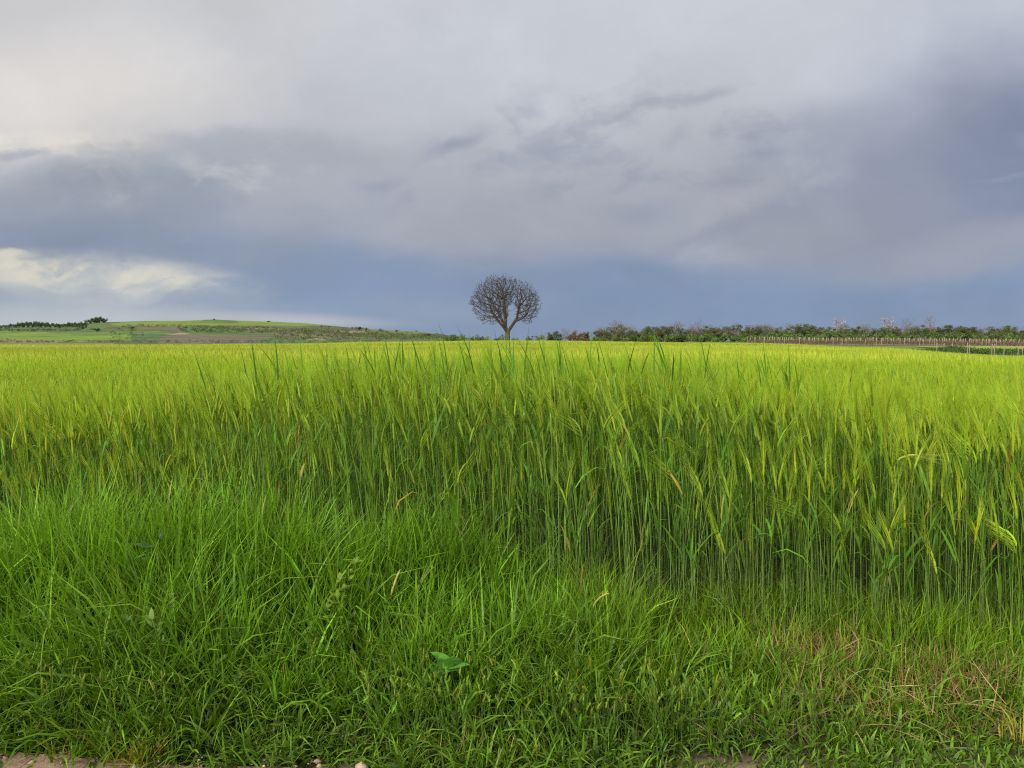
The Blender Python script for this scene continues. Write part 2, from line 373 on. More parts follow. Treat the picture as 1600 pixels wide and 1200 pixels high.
cst = np.repeat(jit((.34, .26, .19), n, .25)[:, None, :], 6, 1)
a.add(V, cst, None, (np.arange(n)[:, None, None]*6+tf[None]).reshape(-1, 3))
o = a.obj('gravel', M_soil); tag(o, 'small crumbs and stones scattered on the bare soil track', 'gravel', kind='stuff')

# ================================================================== barley
FIELD_FRONT = 3.25
def front_y(x): return np.interp(x, [-4, -1.5, -.3, .3, 1, 2, 4], [3.7, 3.55, 3.35, 3.15, 3.0, 2.92, 2.9]) + .08*(vnoise(x, 0*x, 1.3, 3)-.5)*2
def edge_y(x, y):
    """far edge of the field as a distance for the direction x/y"""
    u = 800+F*x/np.maximum(y, 1.0)
    return np.interp(u, [-600, 0, 430, 600, 795, 1000, 1180, 1430, 1600, 1900], [100, 104, 108, 112, 122, 112, 98, 64, 46, 34])
C_stem = (.160, .275, .085); C_stem2 = (.190, .330, .045); C_ear = (.330, .430, .022); C_awn = (.330, .450, .030); C_leafb = (.095, .215, .018)
C_awn_green = (.200, .355, .024)
def central(x, y):   # the later, greener and taller stretch in the middle of the field edge
    return np.exp(-((x+.10)/(1.5))**4)*np.clip((7.5-y)/2.5, 0, 1)
def canopy(x, y):
    h = .93+.05*(fbm(x, y, .25, 21)-.5)*2+.03*(fbm(x, y, 1.0, 22)-.5)*2
    return h+.17*central(x, y)+.13*np.clip((6.5-y)/2.5, 0, 1)
barley = Acc()
def barley_plants(x, y, hmul, lod):
    n = len(x); z = ground_z(x, y); H = canopy(x, y)*hmul
    cg = central(x, y)
    az = np.where(RG.random(n) < .62, RG.normal(math.pi*1.0, .9, n), U(0, 6.28, n))   # wind leans most of it to the left
    lean = np.abs(RG.normal(.02, .04, n)); root = np.stack([x, y, z-.01], 1)
    # H is the height reached by the awn tips; stem ends below
    ear_len = U(.070, .105, n); awn = U(.12, .18, n)+(.03 if lod == 0 else 0)*RG.random(n)
    SL = np.maximum(H-(ear_len+awn)*.9, .2)
    S = 4 if lod == 0 else 2
    P = path_pts(root, SL, az, lean, np.abs(RG.normal(.06, .19, n)), S, 2.2)
    yel = np.clip(.75+RG.normal(0, .22, n)-.42*cg, 0.05, 1.15)[:, None]
    ws = {0: 1.0, 1: 1.4}[lod]
    rad = np.repeat((U(.0014, .0024, n)*ws)[:, None], S+1, 1); rad[:, -1] *= .6
    cs0 = jit(C_stem, n, .18); cs1 = jit(C_stem2, n, .15)*(1-.4*yel)+jit(C_ear, n, .1)*.4*yel
    if lod == 0: tubes(barley, P, rad, cs0, cs1, 3)
    else: ribbons(barley, P, rad[:, 0]*2.4, U(-1, 1, n), cs0, cs1, U(-.7, .7, n)+math.pi/2*0+az*0+U(1.2, 1.9, n))
    # ear, nodding over a little
    T = P[:, -1]-P[:, -2]; T /= np.linalg.norm(T, axis=1, keepdims=True)
    nod = np.where(RG.random(n) < .05, U(.5, 1.2, n), np.abs(RG.normal(.17, .20, n)))
    SE = 6 if lod == 0 else 2
    l0 = np.arccos(np.clip(T[:, 2], -1, 1)); EP = path_pts(P[:, -1], ear_len, az, l0, nod, SE, 1.0)
    cE0 = (jit(C_stem2, n, .12)*(1-yel)+jit(C_ear, n, .12)*yel); cE1 = cE0*1.05
    w = U(.0052, .0074, n)*(1 if lod == 0 else 1.25)
    prof = np.array([.35, 1.0, .78, 1.0, .74, .85, .3]) if lod == 0 else np.array([.6, 1, .4])
    tubes(barley, EP, w[:, None]*prof[None, :]*.85, cE0, cE1, 4 if lod == 0 else 3)
    # awns
    ET = EP[:, -1]-EP[:, -2]; ET /= np.linalg.norm(ET, axis=1, keepdims=True); le = np.arccos(np.clip(ET[:, 2], -1, 1))
    K = 20 if lod == 0 else 8
    ca = (jit(C_awn_green, n, .12)*(1-yel)+jit(C_awn, n, .12)*yel)
    for k in range(K):
        f = (k+.5)/K; pos = EP[:, 0]*(1-f)+EP[:, -1]*f if SE == 2 else EP[:, min(int(f*SE), SE)]
        phi = RG.random(n)*6.283; spread = U(.015, .13, n)
        d = np.stack([np.sin(le)*np.cos(az), np.sin(le)*np.sin(az), np.cos(le)], 1)
        r3 = np.stack([np.cos(phi), np.sin(phi)*.8, U(-.3, .3, n)], 1); d = d+r3*spread[:, None]
        d /= np.linalg.norm(d, axis=1, keepdims=True)
        ll = awn*U(.8, 1.1, n)*(1.1-.25*f); a2 = np.arctan2(d[:, 1], d[:, 0]); l2 = np.arccos(np.clip(d[:, 2], -1, 1))
        AP = path_pts(pos, ll, a2, l2, U(-.05, .12, n), 1 if lod else 2, 1)
        ribbons(barley, AP, np.full(n, .00165 if lod == 0 else .0025), U(-1.5, 1.5, n), ca, ca*1.08, a2, np.array([1, .7, 0.]) if lod == 0 else np.array([1, 0.]))
    # leaves
    for k in range(3 if lod == 0 else 1):
        f = U(.35, .95, n) if lod == 0 else U(.7, 1.0, n)
        i = np.minimum((f*S).astype(int), S-1); fr = (f*S-i)[:, None]; pos = P[np.arange(n), i]*(1-fr)+P[np.arange(n), i+1]*fr
        a3 = U(0, 6.28, n); ln = U(.10, .22, n)*np.where(f > .8, .8, 1)
        LP = path_pts(pos, ln, a3, U(.15, .6, n), np.where(RG.random(n) < .3, U(1.0, 2.2, n), U(0, .8, n)), 3 if lod == 0 else 2, 1.5)
        keep = RG.random(n) < (.72 if lod == 0 else .6)
        cl = jit(C_leafb, n, .2, .08); cl = np.where((RG.random(n) < .025)[:, None], jit((.34, .27, .06), n, .2), cl)
        ribbons(barley, LP[keep], U(.007, .015, n)[keep], U(-.6, .6, n)[keep], cl[keep], (cl*1.15)[keep], a3[keep])
# front rows, close enough to see every stem
def scatter(d0, d1, dens, margin, half=.70):
    A = (d1-d0)*2*(half*(d0+d1)/2+margin); n = int(A*dens*1.25); y = U(d0, d1, n); hw = half*d1+margin; x = U(-hw, hw, n)
    k = np.abs(x) < half*y+margin; return x[k], y[k]
x, y = scatter(2.75, 6.2, 330, 1.6); k = y > front_y(x); x, y = x[k], y[k]
fr = np.clip((y-front_y(x)-.1)/1.0, 0, 1)
lowp = (.42+.22*np.clip((x-.0)/1.0, 0, 1)+.20*np.clip((-x-.6)/1, 0, 1))*(1-fr)+.08
hm = np.where(RG.random(len(x)) < lowp, 1-(.40+.06*np.clip(x, 0, 1))*RG.random(len(x)), np.clip(RG.normal(.985, .048, len(x)), .8, 1.12))
barley_plants(x, y, hm, 0)
NF = 120; fx = U(-1.6, 1.4, NF); fy = front_y(fx)+U(.05, 1.3, NF); fl_az = RG.normal(math.pi, 1.0, NF)
FP = path_pts(np.stack([fx, fy, canopy(fx, fy)-.12], 1), U(.12, .26, NF), fl_az, U(.05, .5, NF), U(0, .5, NF), 4); fc = jit((.075, .19, .014), NF, .2)
ribbons(barley, FP, U(.006, .010, NF), U(-.6, .6, NF), fc, fc*1.1, fl_az)
x, y = scatter(6.2, 16, 170, 2.0)
barley_plants(x, y, np.clip(RG.normal(1.0, .05, len(x)), .8, 1.15), 1)
# further back only the upper half of each plant: ear, awns and a flag leaf
x, y = scatter(16, 48, 62, 3.0); k = y < edge_y(x, y); x, y = x[k], y[k]; n = len(x)
def tuft(x, y, h0, nb, wid, up=.30):
    n = len(x); z = ground_z(x, y); H = canopy(x, y)+.10*(fbm(x, y, .12, 30)-.5)
    for b in range(nb):
        az = RG.normal(math.pi, 1.1, n); ln = up*U(.7, 1.15, n)
        root = np.stack([x+RG.normal(0, wid*3, n), y+RG.normal(0, wid*3, n), z+H-up+RG.normal(0, .02, n)], 1)
        Pp = path_pts(root, ln, az, U(.02, .3, n), U(0, .5, n), 2, 1.2)
        v = fbm(x, y, .5, 31)[:, None]
        c = jit((.345, .415, .045), n, .17, .05)*(.66+.62*fbm(x*.35, y, .09, 33))[:, None]*(.75+.5*v)
        c = np.where((RG.random(n) < .12)[:, None], jit((.10, .21, .03), n, .2), c)
        ribbons(barley, Pp, np.full(n, wid)*U(.6, 1.4, n), U(-.8, .8, n), c*.85, c*1.1, az, np.array([.7, 1, 0.]))
tuft(x, y, .6, 3, .010)
x, y = scatter(48, 124, 13, 6.0); k = y < edge_y(x, y); x, y = x[k], y[k]
tuft(x, y, .6, 2, .03, .24)
ob = barley.obj('barley', M_barley); tag(ob, 'tall green barley with pale yellow green bearded ears filling the field', 'barley', kind='stuff')
# the dense mass of ears further back, seen as one surface
DD = np.concatenate([np.linspace(9, 40, 70), np.linspace(41, 128, 90)]); uu = np.linspace(-600, 1900, 420)
UU, D2 = np.meshgrid(uu, DD); XX = (UU-800)/F*D2; E = edge_y(XX, D2); D3 = np.minimum(D2, E+(D2-E)*.0); XX = (UU-800)/F*D3; YY = D3
ZZ = ground_z(XX, YY)+canopy(XX, YY)-.23+.10*(fbm(XX, YY, 1.6, 40)-.5)+.10*(fbm(XX, YY, .12, 30)-.5)
cc = np.array([.30, .36, .042])*(.66+.62*fbm(XX*.35, YY, .09, 33))[..., None]*(.65+.7*fbm(XX, YY, 1.1, 41))[..., None]
ou = grid_mesh(XX, YY, ZZ, cc, 'barley_ears_mass', mat_attr('barley_mass', .9, 6, .6, 1.4, .6, .1), 'stuff')
tag(ou, 'smooth yellow green expanse of barley ears reaching back to the lone tree', 'barley')

# ================================================================== verge grass
def gp(px, py, z=0.0):
    """ground spot seen at a photo position (used to note where things stand)"""
    u, w = dirxz(px, py); d = (CH-z)/-w; return u*d, d
def verge_h(x, y):
    h = np.interp(x, [-4, -2.3, -1.1, -.5, -.1, .25, .6, 1.0, 2.2, 4], [.60, .62, .62, .56, .50, .42, .26, .21, .22, .24])
    g = np.interp(y, [2.1, 2.3, 2.55, 2.85, 3.6], [.20, .30, .58, 1.0, 1.0])
    return h*g*(.75+.5*fbm(x, y, 2.2, 51))
verge = Acc()
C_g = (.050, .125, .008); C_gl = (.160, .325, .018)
def lawn(n, x0, x1, y0, y1, hmul, width, curl, lean, dens=None, c0=C_g, c1=C_gl, S=4, acc=None, v=.22, up=0.0):
    acc = acc or verge
    # blades grow in tillers: clumps share a lean direction
    nc = max(n//14, 1); cx = U(x0, x1, nc); cy = y0+(y1-y0)*RG.random(nc)
    k = RG.integers(0, nc, n); x = cx[k]+RG.normal(0, .028, n); y = cy[k]+RG.normal(0, .028, n)
    caz = U(0, 6.28, nc)[k]; ch = (U(.78, 1.12, nc)*(.56+.68*vnoise(cx, cy, 3.4, 77)))[k]
    ok = (y > track_edge(x)+RG.normal(.0, .025, n))
    dx_, dy_ = gp(1265, 1035, .05); ex_, ey_ = gp(1490, 1065, .05)      # worn dry patches where the green is thin
    bare_ = np.maximum(np.exp(-((x-dx_)/.22)**2-((y-dy_)/.13)**2), .7*np.exp(-((x-ex_)/.20)**2-((y-ey_)/.10)**2)); ok &= RG.random(n) > .75*bare_
    if dens is not None: ok &= RG.random(n) < dens(x, y)
    x, y, caz, ch, k = x[ok], y[ok], caz[ok], ch[ok], k[ok]; n = len(x)
    out = np.arctan2(y-cy[k], x-cx[k])
    az = np.where(RG.random(n) < .5, out, caz)+RG.normal(0, .7, n)
    front = np.clip((2.75-y)/.4, 0, 1); az = np.where(RG.random(n) < front*.45, RG.normal(-1.57, .8, n), az)
    ln = verge_h(x, y)*hmul*ch*(1.06-.5*RG.random(n)**2)+up
    P = path_pts(np.stack([x, y, np.zeros(n)-.01], 1), ln, az, np.abs(RG.normal(lean, lean*.7, n))+front*.2, np.abs(RG.normal(curl, curl*.6, n)), S, 1.6)
    hue = fbm(x, y, 1.5, 61)[:, None]
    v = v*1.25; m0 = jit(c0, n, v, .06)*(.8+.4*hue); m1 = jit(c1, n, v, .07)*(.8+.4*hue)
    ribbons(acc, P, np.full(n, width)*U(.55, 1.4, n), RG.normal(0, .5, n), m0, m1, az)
tallside = lambda x, y: np.clip((.75-x)/.8, .25, 1)
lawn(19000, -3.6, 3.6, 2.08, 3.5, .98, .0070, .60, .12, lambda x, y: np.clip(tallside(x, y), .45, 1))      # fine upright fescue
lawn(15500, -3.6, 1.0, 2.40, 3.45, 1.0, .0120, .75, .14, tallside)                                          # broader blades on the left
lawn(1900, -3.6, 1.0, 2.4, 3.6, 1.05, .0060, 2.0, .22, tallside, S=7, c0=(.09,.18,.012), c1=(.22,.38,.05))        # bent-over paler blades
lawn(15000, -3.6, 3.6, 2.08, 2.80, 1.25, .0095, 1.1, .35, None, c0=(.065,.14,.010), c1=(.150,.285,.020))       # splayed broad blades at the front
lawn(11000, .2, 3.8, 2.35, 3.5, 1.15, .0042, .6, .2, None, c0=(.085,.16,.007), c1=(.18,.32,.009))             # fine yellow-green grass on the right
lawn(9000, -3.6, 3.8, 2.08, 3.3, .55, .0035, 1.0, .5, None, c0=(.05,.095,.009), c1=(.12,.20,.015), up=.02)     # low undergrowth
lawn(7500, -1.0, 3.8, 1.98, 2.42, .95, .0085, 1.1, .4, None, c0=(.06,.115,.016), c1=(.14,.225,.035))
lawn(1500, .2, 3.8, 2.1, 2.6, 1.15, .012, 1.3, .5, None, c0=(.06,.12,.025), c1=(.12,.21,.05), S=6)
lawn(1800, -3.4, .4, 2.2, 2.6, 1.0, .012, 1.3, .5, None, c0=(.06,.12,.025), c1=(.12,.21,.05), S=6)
# individual taller tillers standing among the barley foot
lawn(3500, .3, 3.8, 3.0, 3.8, 1.5, .006, .7, .2, None, c0=(.075,.14,.015), c1=(.14,.23,.025))
o = verge.obj('grass', M_leaf); tag(o, 'thick rough green grass on the verge before the barley', 'grass', kind='stuff')
# dead straw between the green blades, mostly on the right
straw = Acc()
spots = [(1225,1030,.11,.07,520), (1305,1015,.11,.06,560), (1210,1000,.08,.05,200), (1455,1065,.11,.06,240), (1520,1060,.12,.06,240), (1340,1085,.2,.08,160),
         (895,985,.07,.10,150), (885,1030,.07,.08,120), (1140,985,.12,.08,160), (160,1150,.14,.03,14), (1500,1110,.3,.08,120),
         (1000,960,.15,.08,100), (330,1105,.12,.06,25), (700,1150,.2,.06,20), (1180,1050,.4,.12,160), (1420,1030,.35,.10,160), (935,905,.1,.1,90)]
for px, py, rx, ry, n in spots:
    cx, cy = gp(px, py, .06); x = RG.normal(cx, rx*.7, n); y = np.maximum(RG.normal(cy, ry*.8, n), 2.2)
    az = U(0, 6.28, n)
    P = path_pts(np.stack([x, y, U(0, .07, n)], 1), U(.05, .19, n), az, np.abs(RG.normal(.9, .45, n)), RG.normal(.4, .8, n), 4, 1.2)
    keep_ = RG.random(n) < .95; P = P[keep_]; az = az[keep_]; n = len(az); c = jit((.31, .215, .095), n, .3, .12)
    ribbons(straw, P, U(.0015, .004, n), U(-1.2, 1.2, n), c, c*1.15, az)
for px, py, rx, ry, n in [(222,1184,.035,.012,170), (120,1150,.10,.02,70), (150,1168,.06,.02,80), (300,1120,.09,.03,70), (1590,1140,.03,.02,80), (770,1185,.10,.02,80)]:
    cx, cy = gp(px, py, .03); x = RG.normal(cx, rx, n); y = np.maximum(RG.normal(cy, ry, n), 2.14); az = U(0, 6.28, n)
    P = path_pts(np.stack([x, y, 0*x+.01], 1), U(.04, .12, n), az, np.abs(RG.normal(.45, .35, n)), RG.normal(.5, .4, n), 4, 1.2); c = jit((.34, .33, .05), n, .2, .1)
    ribbons(straw, P, U(.003, .006, n), U(-.8, .8, n), c*.8, c*1.1, az)
n = 5200; x = U(-3.4, 3.6, n); y = U(2.3, 3.7, n); az = U(0, 6.28, n)
P = path_pts(np.stack([x, y, U(0, .03, n)], 1), U(.05, .22, n), az, U(.7, 1.5, n), U(-.3, .6, n), 3, 1.2)
c = jit((.20, .145, .07), n, .3, .1); ribbons(straw, P, U(.002, .005, n), U(-1.2, 1.2, n), c, c, az)
o = straw.obj('dry_grass', M_leaf); tag(o, 'tangled orange brown dead grass lying between green blades', 'dry grass', kind='stuff')
# short spikes of wild barley grass and meadow grass seed heads
heads = Acc()
def spikes(n, cx, cy, sx, sy, h0, h1, col, ln=(.022, .045), w=.0036):
    x = RG.normal(cx, sx, n); y = np.clip(RG.normal(cy, sy, n), 2.3, 3.4); az = U(0, 6.28, n); h = U(h0, h1, n)
    P = path_pts(np.stack([x, y, 0*x], 1), h, az, np.abs(RG.normal(.08, .1, n)), U(0, .35, n), 3)
    cs = jit((.09, .17, .03), n, .15); tubes(heads, P, np.full((n, 4), .0009), cs, cs*1.2, 3)
    T = P[:, -1]-P[:, -2]; T /= np.linalg.norm(T, axis=1, keepdims=True); le = np.arccos(np.clip(T[:, 2], -1, 1))
    L_ = U(*ln, n); E = path_pts(P[:, -1], L_, az, le, U(0, .8, n), 6, 1); c = jit(col, n, .25, .10)
    tubes(heads, E, w*U(.8, 1.3, n)[:, None]*np.array([.4, 1, .7, 1, .65, .8, .2])[None], c, c*1.15, 4)
    # spikelets standing off both sides
    for k in range(8):
        f = .1+.8*k/7; i = int(f*6); pos = E[:, i]; ph = az+(math.pi/2 if k % 2 else -math.pi/2)+RG.normal(0, .5, n)
        Q = path_pts(pos, U(.009, .016, n), ph, U(.35, .7, n), -.2+0*az, 2, 1); ribbons(heads, Q, U(.002, .0035, n), U(-.8, .8, n), c, c*1.2, ph, np.array([.7, 1, 0.]))
yg = (.150, .235, .025)
for px, py, n in [(650,1010,14), (700,1000,20), (740,960,18), (760,1040,26), (640,1080,22), (590,1060,18), (540,1040,14), (820,1080,20), (1050,1090,20), (1100,1110,16), (960,1130,22),
                  (880,1140,16), (700,1120,24), (1040,1160,18), (1180,1140,10), (100,1080,18), (160,1090,20), (60,1060,14), (250,1110,12), (1290,1130,10), (1540,1120,8), (600,1140,18), (1010,1080,10), (380,1000,6), (90,1000,8), (200,990,5), (1320,1160,10)]:
    cx, cy = gp(px, py, .16); spikes(n, cx, cy, .09, .05, .12, .24, yg)
for px, py, n in [(133,830,2), (480,800,2), (410,840,2), (880,960,2), (560,960,2), (760,850,3)]:
    cx, cy = gp(px, py, .45); spikes(n, cx, cy, .05, .05, .46, .56, (.20, .22, .05), (.06, .085), .0035)
o = heads.obj('grass_seed_heads', M_leaf); tag(o, 'short pale green seed spikes scattered through the low front grass', 'seed heads', kind='stuff')

# ------------------------------------------------------------------ single plants one can point to
def one(v): return np.array([v], float)
def weed(name, px, py, top, label, leafcol, nl=16, size=.035, cat='weed'):
    cx, cy = gp(px, py, top*.85); e = empty(name, (cx, cy, 0), label, cat)
    a = Acc(); P = path_pts(np.array([[0, 0, 0.]]), one(top), one(U(0, 6, 1)[0]), one(.08), one(.15), 6); tubes(a, P, np.linspace(.0028, .0012, 7)[None], jit((.10, .17, .04), 1), jit((.12, .2, .04), 1), 5)
    br = []
    for k in range(4):
        b = path_pts(P[:, 2+k], one(top*.3), one(k*2.1+.5), one(.6), one(-.3), 4); br.append(b); tubes(a, b, np.linspace(.0016, .0008, 5)[None], jit((.10, .17, .04), 1), jit((.12, .2, .04), 1), 4)
    a.obj('stem', M_leaf, e)
    nodes = np.concatenate([P[0, 2:]]+[b[0, 1:] for b in br]); a = Acc(); n = nl*3
    pos = nodes[RG.integers(0, len(nodes), n)]; az = U(0, 6.28, n)
    Q = path_pts(pos, U(.6, 1.2, n)*size, az, U(.5, 1.3, n), U(.2, .9, n), 4); c = jit(leafcol, n, .18, .05)
    ribbons(a, Q, U(.3, .5, n)*size, U(-.4, .4, n), c, c*1.15, az, np.array([.3, .9, 1, .7, 0]))
    a.obj('leaves', M_leaf, e); return e
weed('leafy_weed', 522, 925, .42, 'bushy yellow green weed with small divided leaves among the tall grass left of centre', (.17, .27, .03), 34, .035)
weed('leafy_weed', 262, 972, .36, 'small pale leafed weed poking from the tall grass at lower left', (.15, .26, .05), 16, .04)
weed('leafy_weed', 212, 880, .48, 'dark broad leafed weed standing in the tall grass on the left', (.07, .16, .04), 16, .05)
weed('leafy_weed', 165, 1010, .28, 'upright weed with rounded leaves low in the left grass', (.10, .20, .04), 18, .035)
weed('leafy_weed', 690, 1052, .20, 'low weed with wide flat leaves in the front grass near the middle', (.08, .22, .03), 10, .07)
weed('leafy_weed', 372, 1075, .16, 'round leafed weed near the soil edge on the left', (.13, .22, .05), 14, .04)
# small orange flower
cx, cy = gp(907, 1085, .15); e = empty('orange_flower', (cx, cy, 0), 'tiny orange flower low in the grass right of the middle', 'flower')
a = Acc(); P = path_pts(np.array([[0, 0, 0.]]), one(.16), one(1.), one(.1), one(.1), 4); tubes(a, P, np.full((1, 5), .001), jit(C_g, 1), jit(C_gl, 1), 4); a.obj('stem', M_leaf, e)
a = Acc(); n = 6; az = np.arange(n)*6.283/n; Q = path_pts(np.repeat(P[:, -1], n, 0), np.full(n, .011), az, np.full(n, .6), np.full(n, .5), 3); ribbons(a, Q, np.full(n, .009), np.zeros(n), jit((.75, .30, .03), n, .1), jit((.8, .38, .04), n, .1), az, np.array([.5, 1, .9, 0.])); a.obj('petals', M_leaf, e)
# the nodding barley ear with spread awns on the right, and the bent straw stalk below it
def bent_ear(name, px, py, z, D, label, sweep, straw_=False):
    u, w = dirxz(px, py); x0 = u*D; zz = CH+w*D
    e = empty(name, (x0, D, 0), label, 'barley plant')
    a = Acc(); P = path_pts(np.array([[0, 0, 0.]]), one(zz*.99), one(math.pi), one(.0), one(.07), 8); tubes(a, P, np.linspace(.0022, .0016, 9)[None], jit(C_stem, 1), jit(C_stem2, 1), 5); a.obj('stem', M_barley, e)
    a = Acc(); E = path_pts(P[:, -1], one(.10), one(0.05), one(.75), one(1.15), 8, .7); c = np.array([[.40, .46, .07]])
    tubes(a, E, .0056*np.array([.4, .9, .75, 1, .78, 1, .75, .8, .4])[None], c, c*1.05, 5); a.obj('ear', M_barley, e, True)
    a = Acc(); n = 22; f = RG.random(n); pos = E[0, 3+(f*5.9).astype(int)]; az = RG.normal(0, .14, n); le = U(1.40, 1.98, n)
    Q = path_pts(pos, U(.10, .16, n), az, le, U(-.1, .15, n), 3, 1); cc_ = jit((.42, .48, .10), n, .08); ribbons(a, Q, np.full(n, .0012), U(-1.4, 1.4, n), cc_, cc_, az, np.array([1, .8, .6, 0])); a.obj('awns', M_barley, e)
    return e
bent_ear('bent_barley', 1412, 716, .7, 3.02, 'barley ear bent flat to the right with its awns fanned wide', 0)
def stalk(px, py, label, col):
    cx, cy = gp(px, py, 0.0); e = empty('broken_stalk', (cx, cy, 0), label, 'plant stalk'); a = Acc()
    P = path_pts(np.array([[0, 0, 0.]]), one(.36), one(0.2), one(.02), one(.25), 6); tubes(a, P, np.linspace(.0028, .002, 7)[None], jit(col, 1), jit(col, 1), 5); a.obj('stem', M_leaf, e)
    a = Acc(); n = 9; pos = P[0, RG.integers(2, 7, n)]; az = np.where(RG.random(n) < .5, 0.2, 3.0)+RG.normal(0, .4, n)
    Q = path_pts(pos, U(.06, .13, n), az, U(.6, 1.4, n), U(-.6, .5, n), 3, 1); c = jit((.34, .30, .09), n, .2); ribbons(a, Q, U(.004, .007, n), U(-1, 1, n), c, c*1.1, az); a.obj('leaves', M_leaf, e)
    a = Acc(); n = 12; az = RG.normal(.2, .25, n); Q = path_pts(np.repeat(P[:, -1], n, 0), U(.07, .13, n), az, U(.25, .6, n), U(0, .2, n), 2, 1); c = jit((.36, .42, .05), n, .1); ribbons(a, Q, np.full(n, .004), U(-1, 1, n), c, c, az); a.obj('ear', M_leaf, e)
stalk(1372, 1010, 'bent straw coloured barley stalk with dead leaves at the field foot', (.30, .27, .09))

# ================================================================== trees
def tube_tree(acc, nodes, parent, rad, col):
    nodes = np.asarray(nodes); ch = np.arange(1, len(nodes)); pr = np.asarray(parent)[1:]
    P = np.stack([nodes[pr], nodes[ch]], 1); r = np.stack([np.asarray(rad)[pr], np.asarray(rad)[ch]], 1)
    r[:, 0] = np.minimum(r[:, 0], r[:, 1]*1.5)
    big = r[:, 1] > .05
    for m, s in ((big, 7), (~big, 3)):
        if m.any(): tubes(acc, P[m], r[m], jit(col, m.sum(), .12, .04), jit(col, m.sum(), .12, .04), s)
def colonise(seed_nodes, seed_par, att, step, infl, kill, iters, wander=.15):
    nodes = [np.array(v, float) for v in seed_nodes]; par = list(seed_par); att = np.array(att)
    nn = np.array(nodes); d = np.full(len(att), 1e9); near = np.zeros(len(att), int)
    def upd(lo, arr):
        nonlocal d, near
        D_ = np.linalg.norm(att[:, None]-arr[None], axis=2); j = D_.argmin(1); dm = D_[np.arange(len(att)), j]
        k = dm < d; d = np.where(k, dm, d); near = np.where(k, j+lo, near)
    upd(0, nn)
    kid = np.zeros(200000, int)
    for it in range(iters):
        act = d < infl
        if not act.any(): break
        ids = np.unique(near[act]); new = []; base = len(nodes); A = np.array(nodes)
        for i in ids:
            if kid[i] >= 3: d[near == i] = 1e8; continue
            kid[i] += 1; m = act & (near == i); v = (att[m]-A[i]); v /= np.linalg.norm(v, axis=1, keepdims=True); v = v.sum(0); nv = np.linalg.norm(v)
            if nv < 1e-6: continue
            v = v/nv+RG.normal(0, wander, 3); v /= np.linalg.norm(v); p = A[i]+v*step
            new.append(p); nodes.append(p); par.append(int(i))
        if not new: break
        upd(base, np.array(new)); keep = d > kill; att = att[keep]; d = d[keep]; near = near[keep]
        if len(att) == 0: break
    return np.array(nodes), np.array(par)
def pipe(nodes, par, tip, ex=2.3):
    r = np.zeros(len(nodes)); acc = np.zeros(len(nodes)); kids = np.zeros(len(nodes), int)
    for i in range(len(nodes)-1, -1, -1):
        r[i] = max(acc[i], tip**ex)
        if par[i] >= 0: acc[par[i]] += r[i]; kids[par[i]] += 1
    return r**(1/ex), kids
def leafcards(acc, pos, size, col, v=.2, hue=.06):
    n = len(pos); a = RG.normal(0, 1, (n, 3)); a /= np.linalg.norm(a, axis=1, keepdims=True); b = np.cross(a, RG.normal(0, 1, (n, 3))); b /= np.linalg.norm(b, axis=1, keepdims=True)
    s = np.asarray(size)*U(.6, 1.3, n); a = a*s[:, None]; b = b*s[:, None]*.6
    V = np.stack([pos-a, pos-b*.9, pos+a, pos+b], 1); C = np.repeat((jit(col, n, v, hue) if np.ndim(col) == 1 else col*np.exp(RG.normal(0, v, (n, 1))))[:, None], 4, 1)
    acc.add(V, C, np.arange(n*4).reshape(-1, 4))
# ---- the lone walnut on the crest of the field, 100 m away
TD = 100.0; TX = (793-800)/F*TD; TZ = float(ground_z(TX, TD))
def tp(px, py, y=0.0): return np.array([(px-793)*TD/F, y, (532.5-py)*TD/F+.85])
lone = empty('bare_tree', (TX, TD, TZ), 'lone bare branched tree with forked trunk standing in the barley field', 'tree')
seedn = [np.array([0, 0, -.1])]; sp = [-1]
def chain(start, pts):
    i = start
    for p in pts: seedn.append(np.array(p, float)); sp.append(i); i = len(seedn)-1
    return i
tb = chain(0, [tp(793.3, 541), tp(793, 532), tp(793, 525), tp(792.6, 520)])
c1 = chain(tb, [tp(790.5, 512), tp(790, 505), tp(790, 497), tp(789.5, 489, .2), tp(788, 480, .3), tp(787.5, 470, .3)])
chain(tb, [tp(788, 513, -.4), tp(783, 507, -.8), tp(777, 500, -1.1), tp(772, 494, -1.4)])
chain(tb, [tp(789, 511, .5), tp(786, 503, 1.1), tp(781, 494, 1.6), tp(778, 486, 1.9)])
r1 = chain(tb, [tp(797, 514), tp(800.5, 508.5, .1), tp(805, 502, .2), tp(808, 496, .2), tp(809.5, 489, .2), tp(811, 480, .1)])
chain(r1-3, [tp(812, 500, -.5), tp(818, 496, -1.0), tp(823, 491, -1.4)])
att = []
while len(att) < 5600:
    px = RG.uniform(730, 850); py = RG.uniform(431, 514); y = RG.uniform(-4.2, 4.2); yp = y*F/TD
    l1 = ((px-781)/50)**2+((py-469)/37)**2+(yp/46)**2 < 1
    l2 = ((px-824)/26)**2+((py-474)/34)**2+(yp/34)**2 < 1
    l3 = ((px-765)/21)**2+((py-499)/12)**2+(yp/24)**2 < 1 and RG.random() < .45
    l4 = ((px-829)/16)**2+((py-500)/7)**2+(yp/16)**2 < 1 and RG.random() < .5
    if not (l1 or l2 or l3 or l4): continue
    if py > 478 and 795 < px < 805+(490-py)*.10: continue
    if abs(px-(806-(py-440)*.05)) < 3.0 and py > 462 and RG.random() < .5: continue
    if py > 500-abs(px-793)*.16+6 and abs(px-793) < 20: continue
    ao = math.atan2(py-478, px-790); rg_ = math.hypot((px-790)/62, (py-475)/47)
    if rg_ > .70+.30*float(vnoise(ao*2.2, y*.25, 1.0, 88)): continue
    att.append(tp(px, py, y))
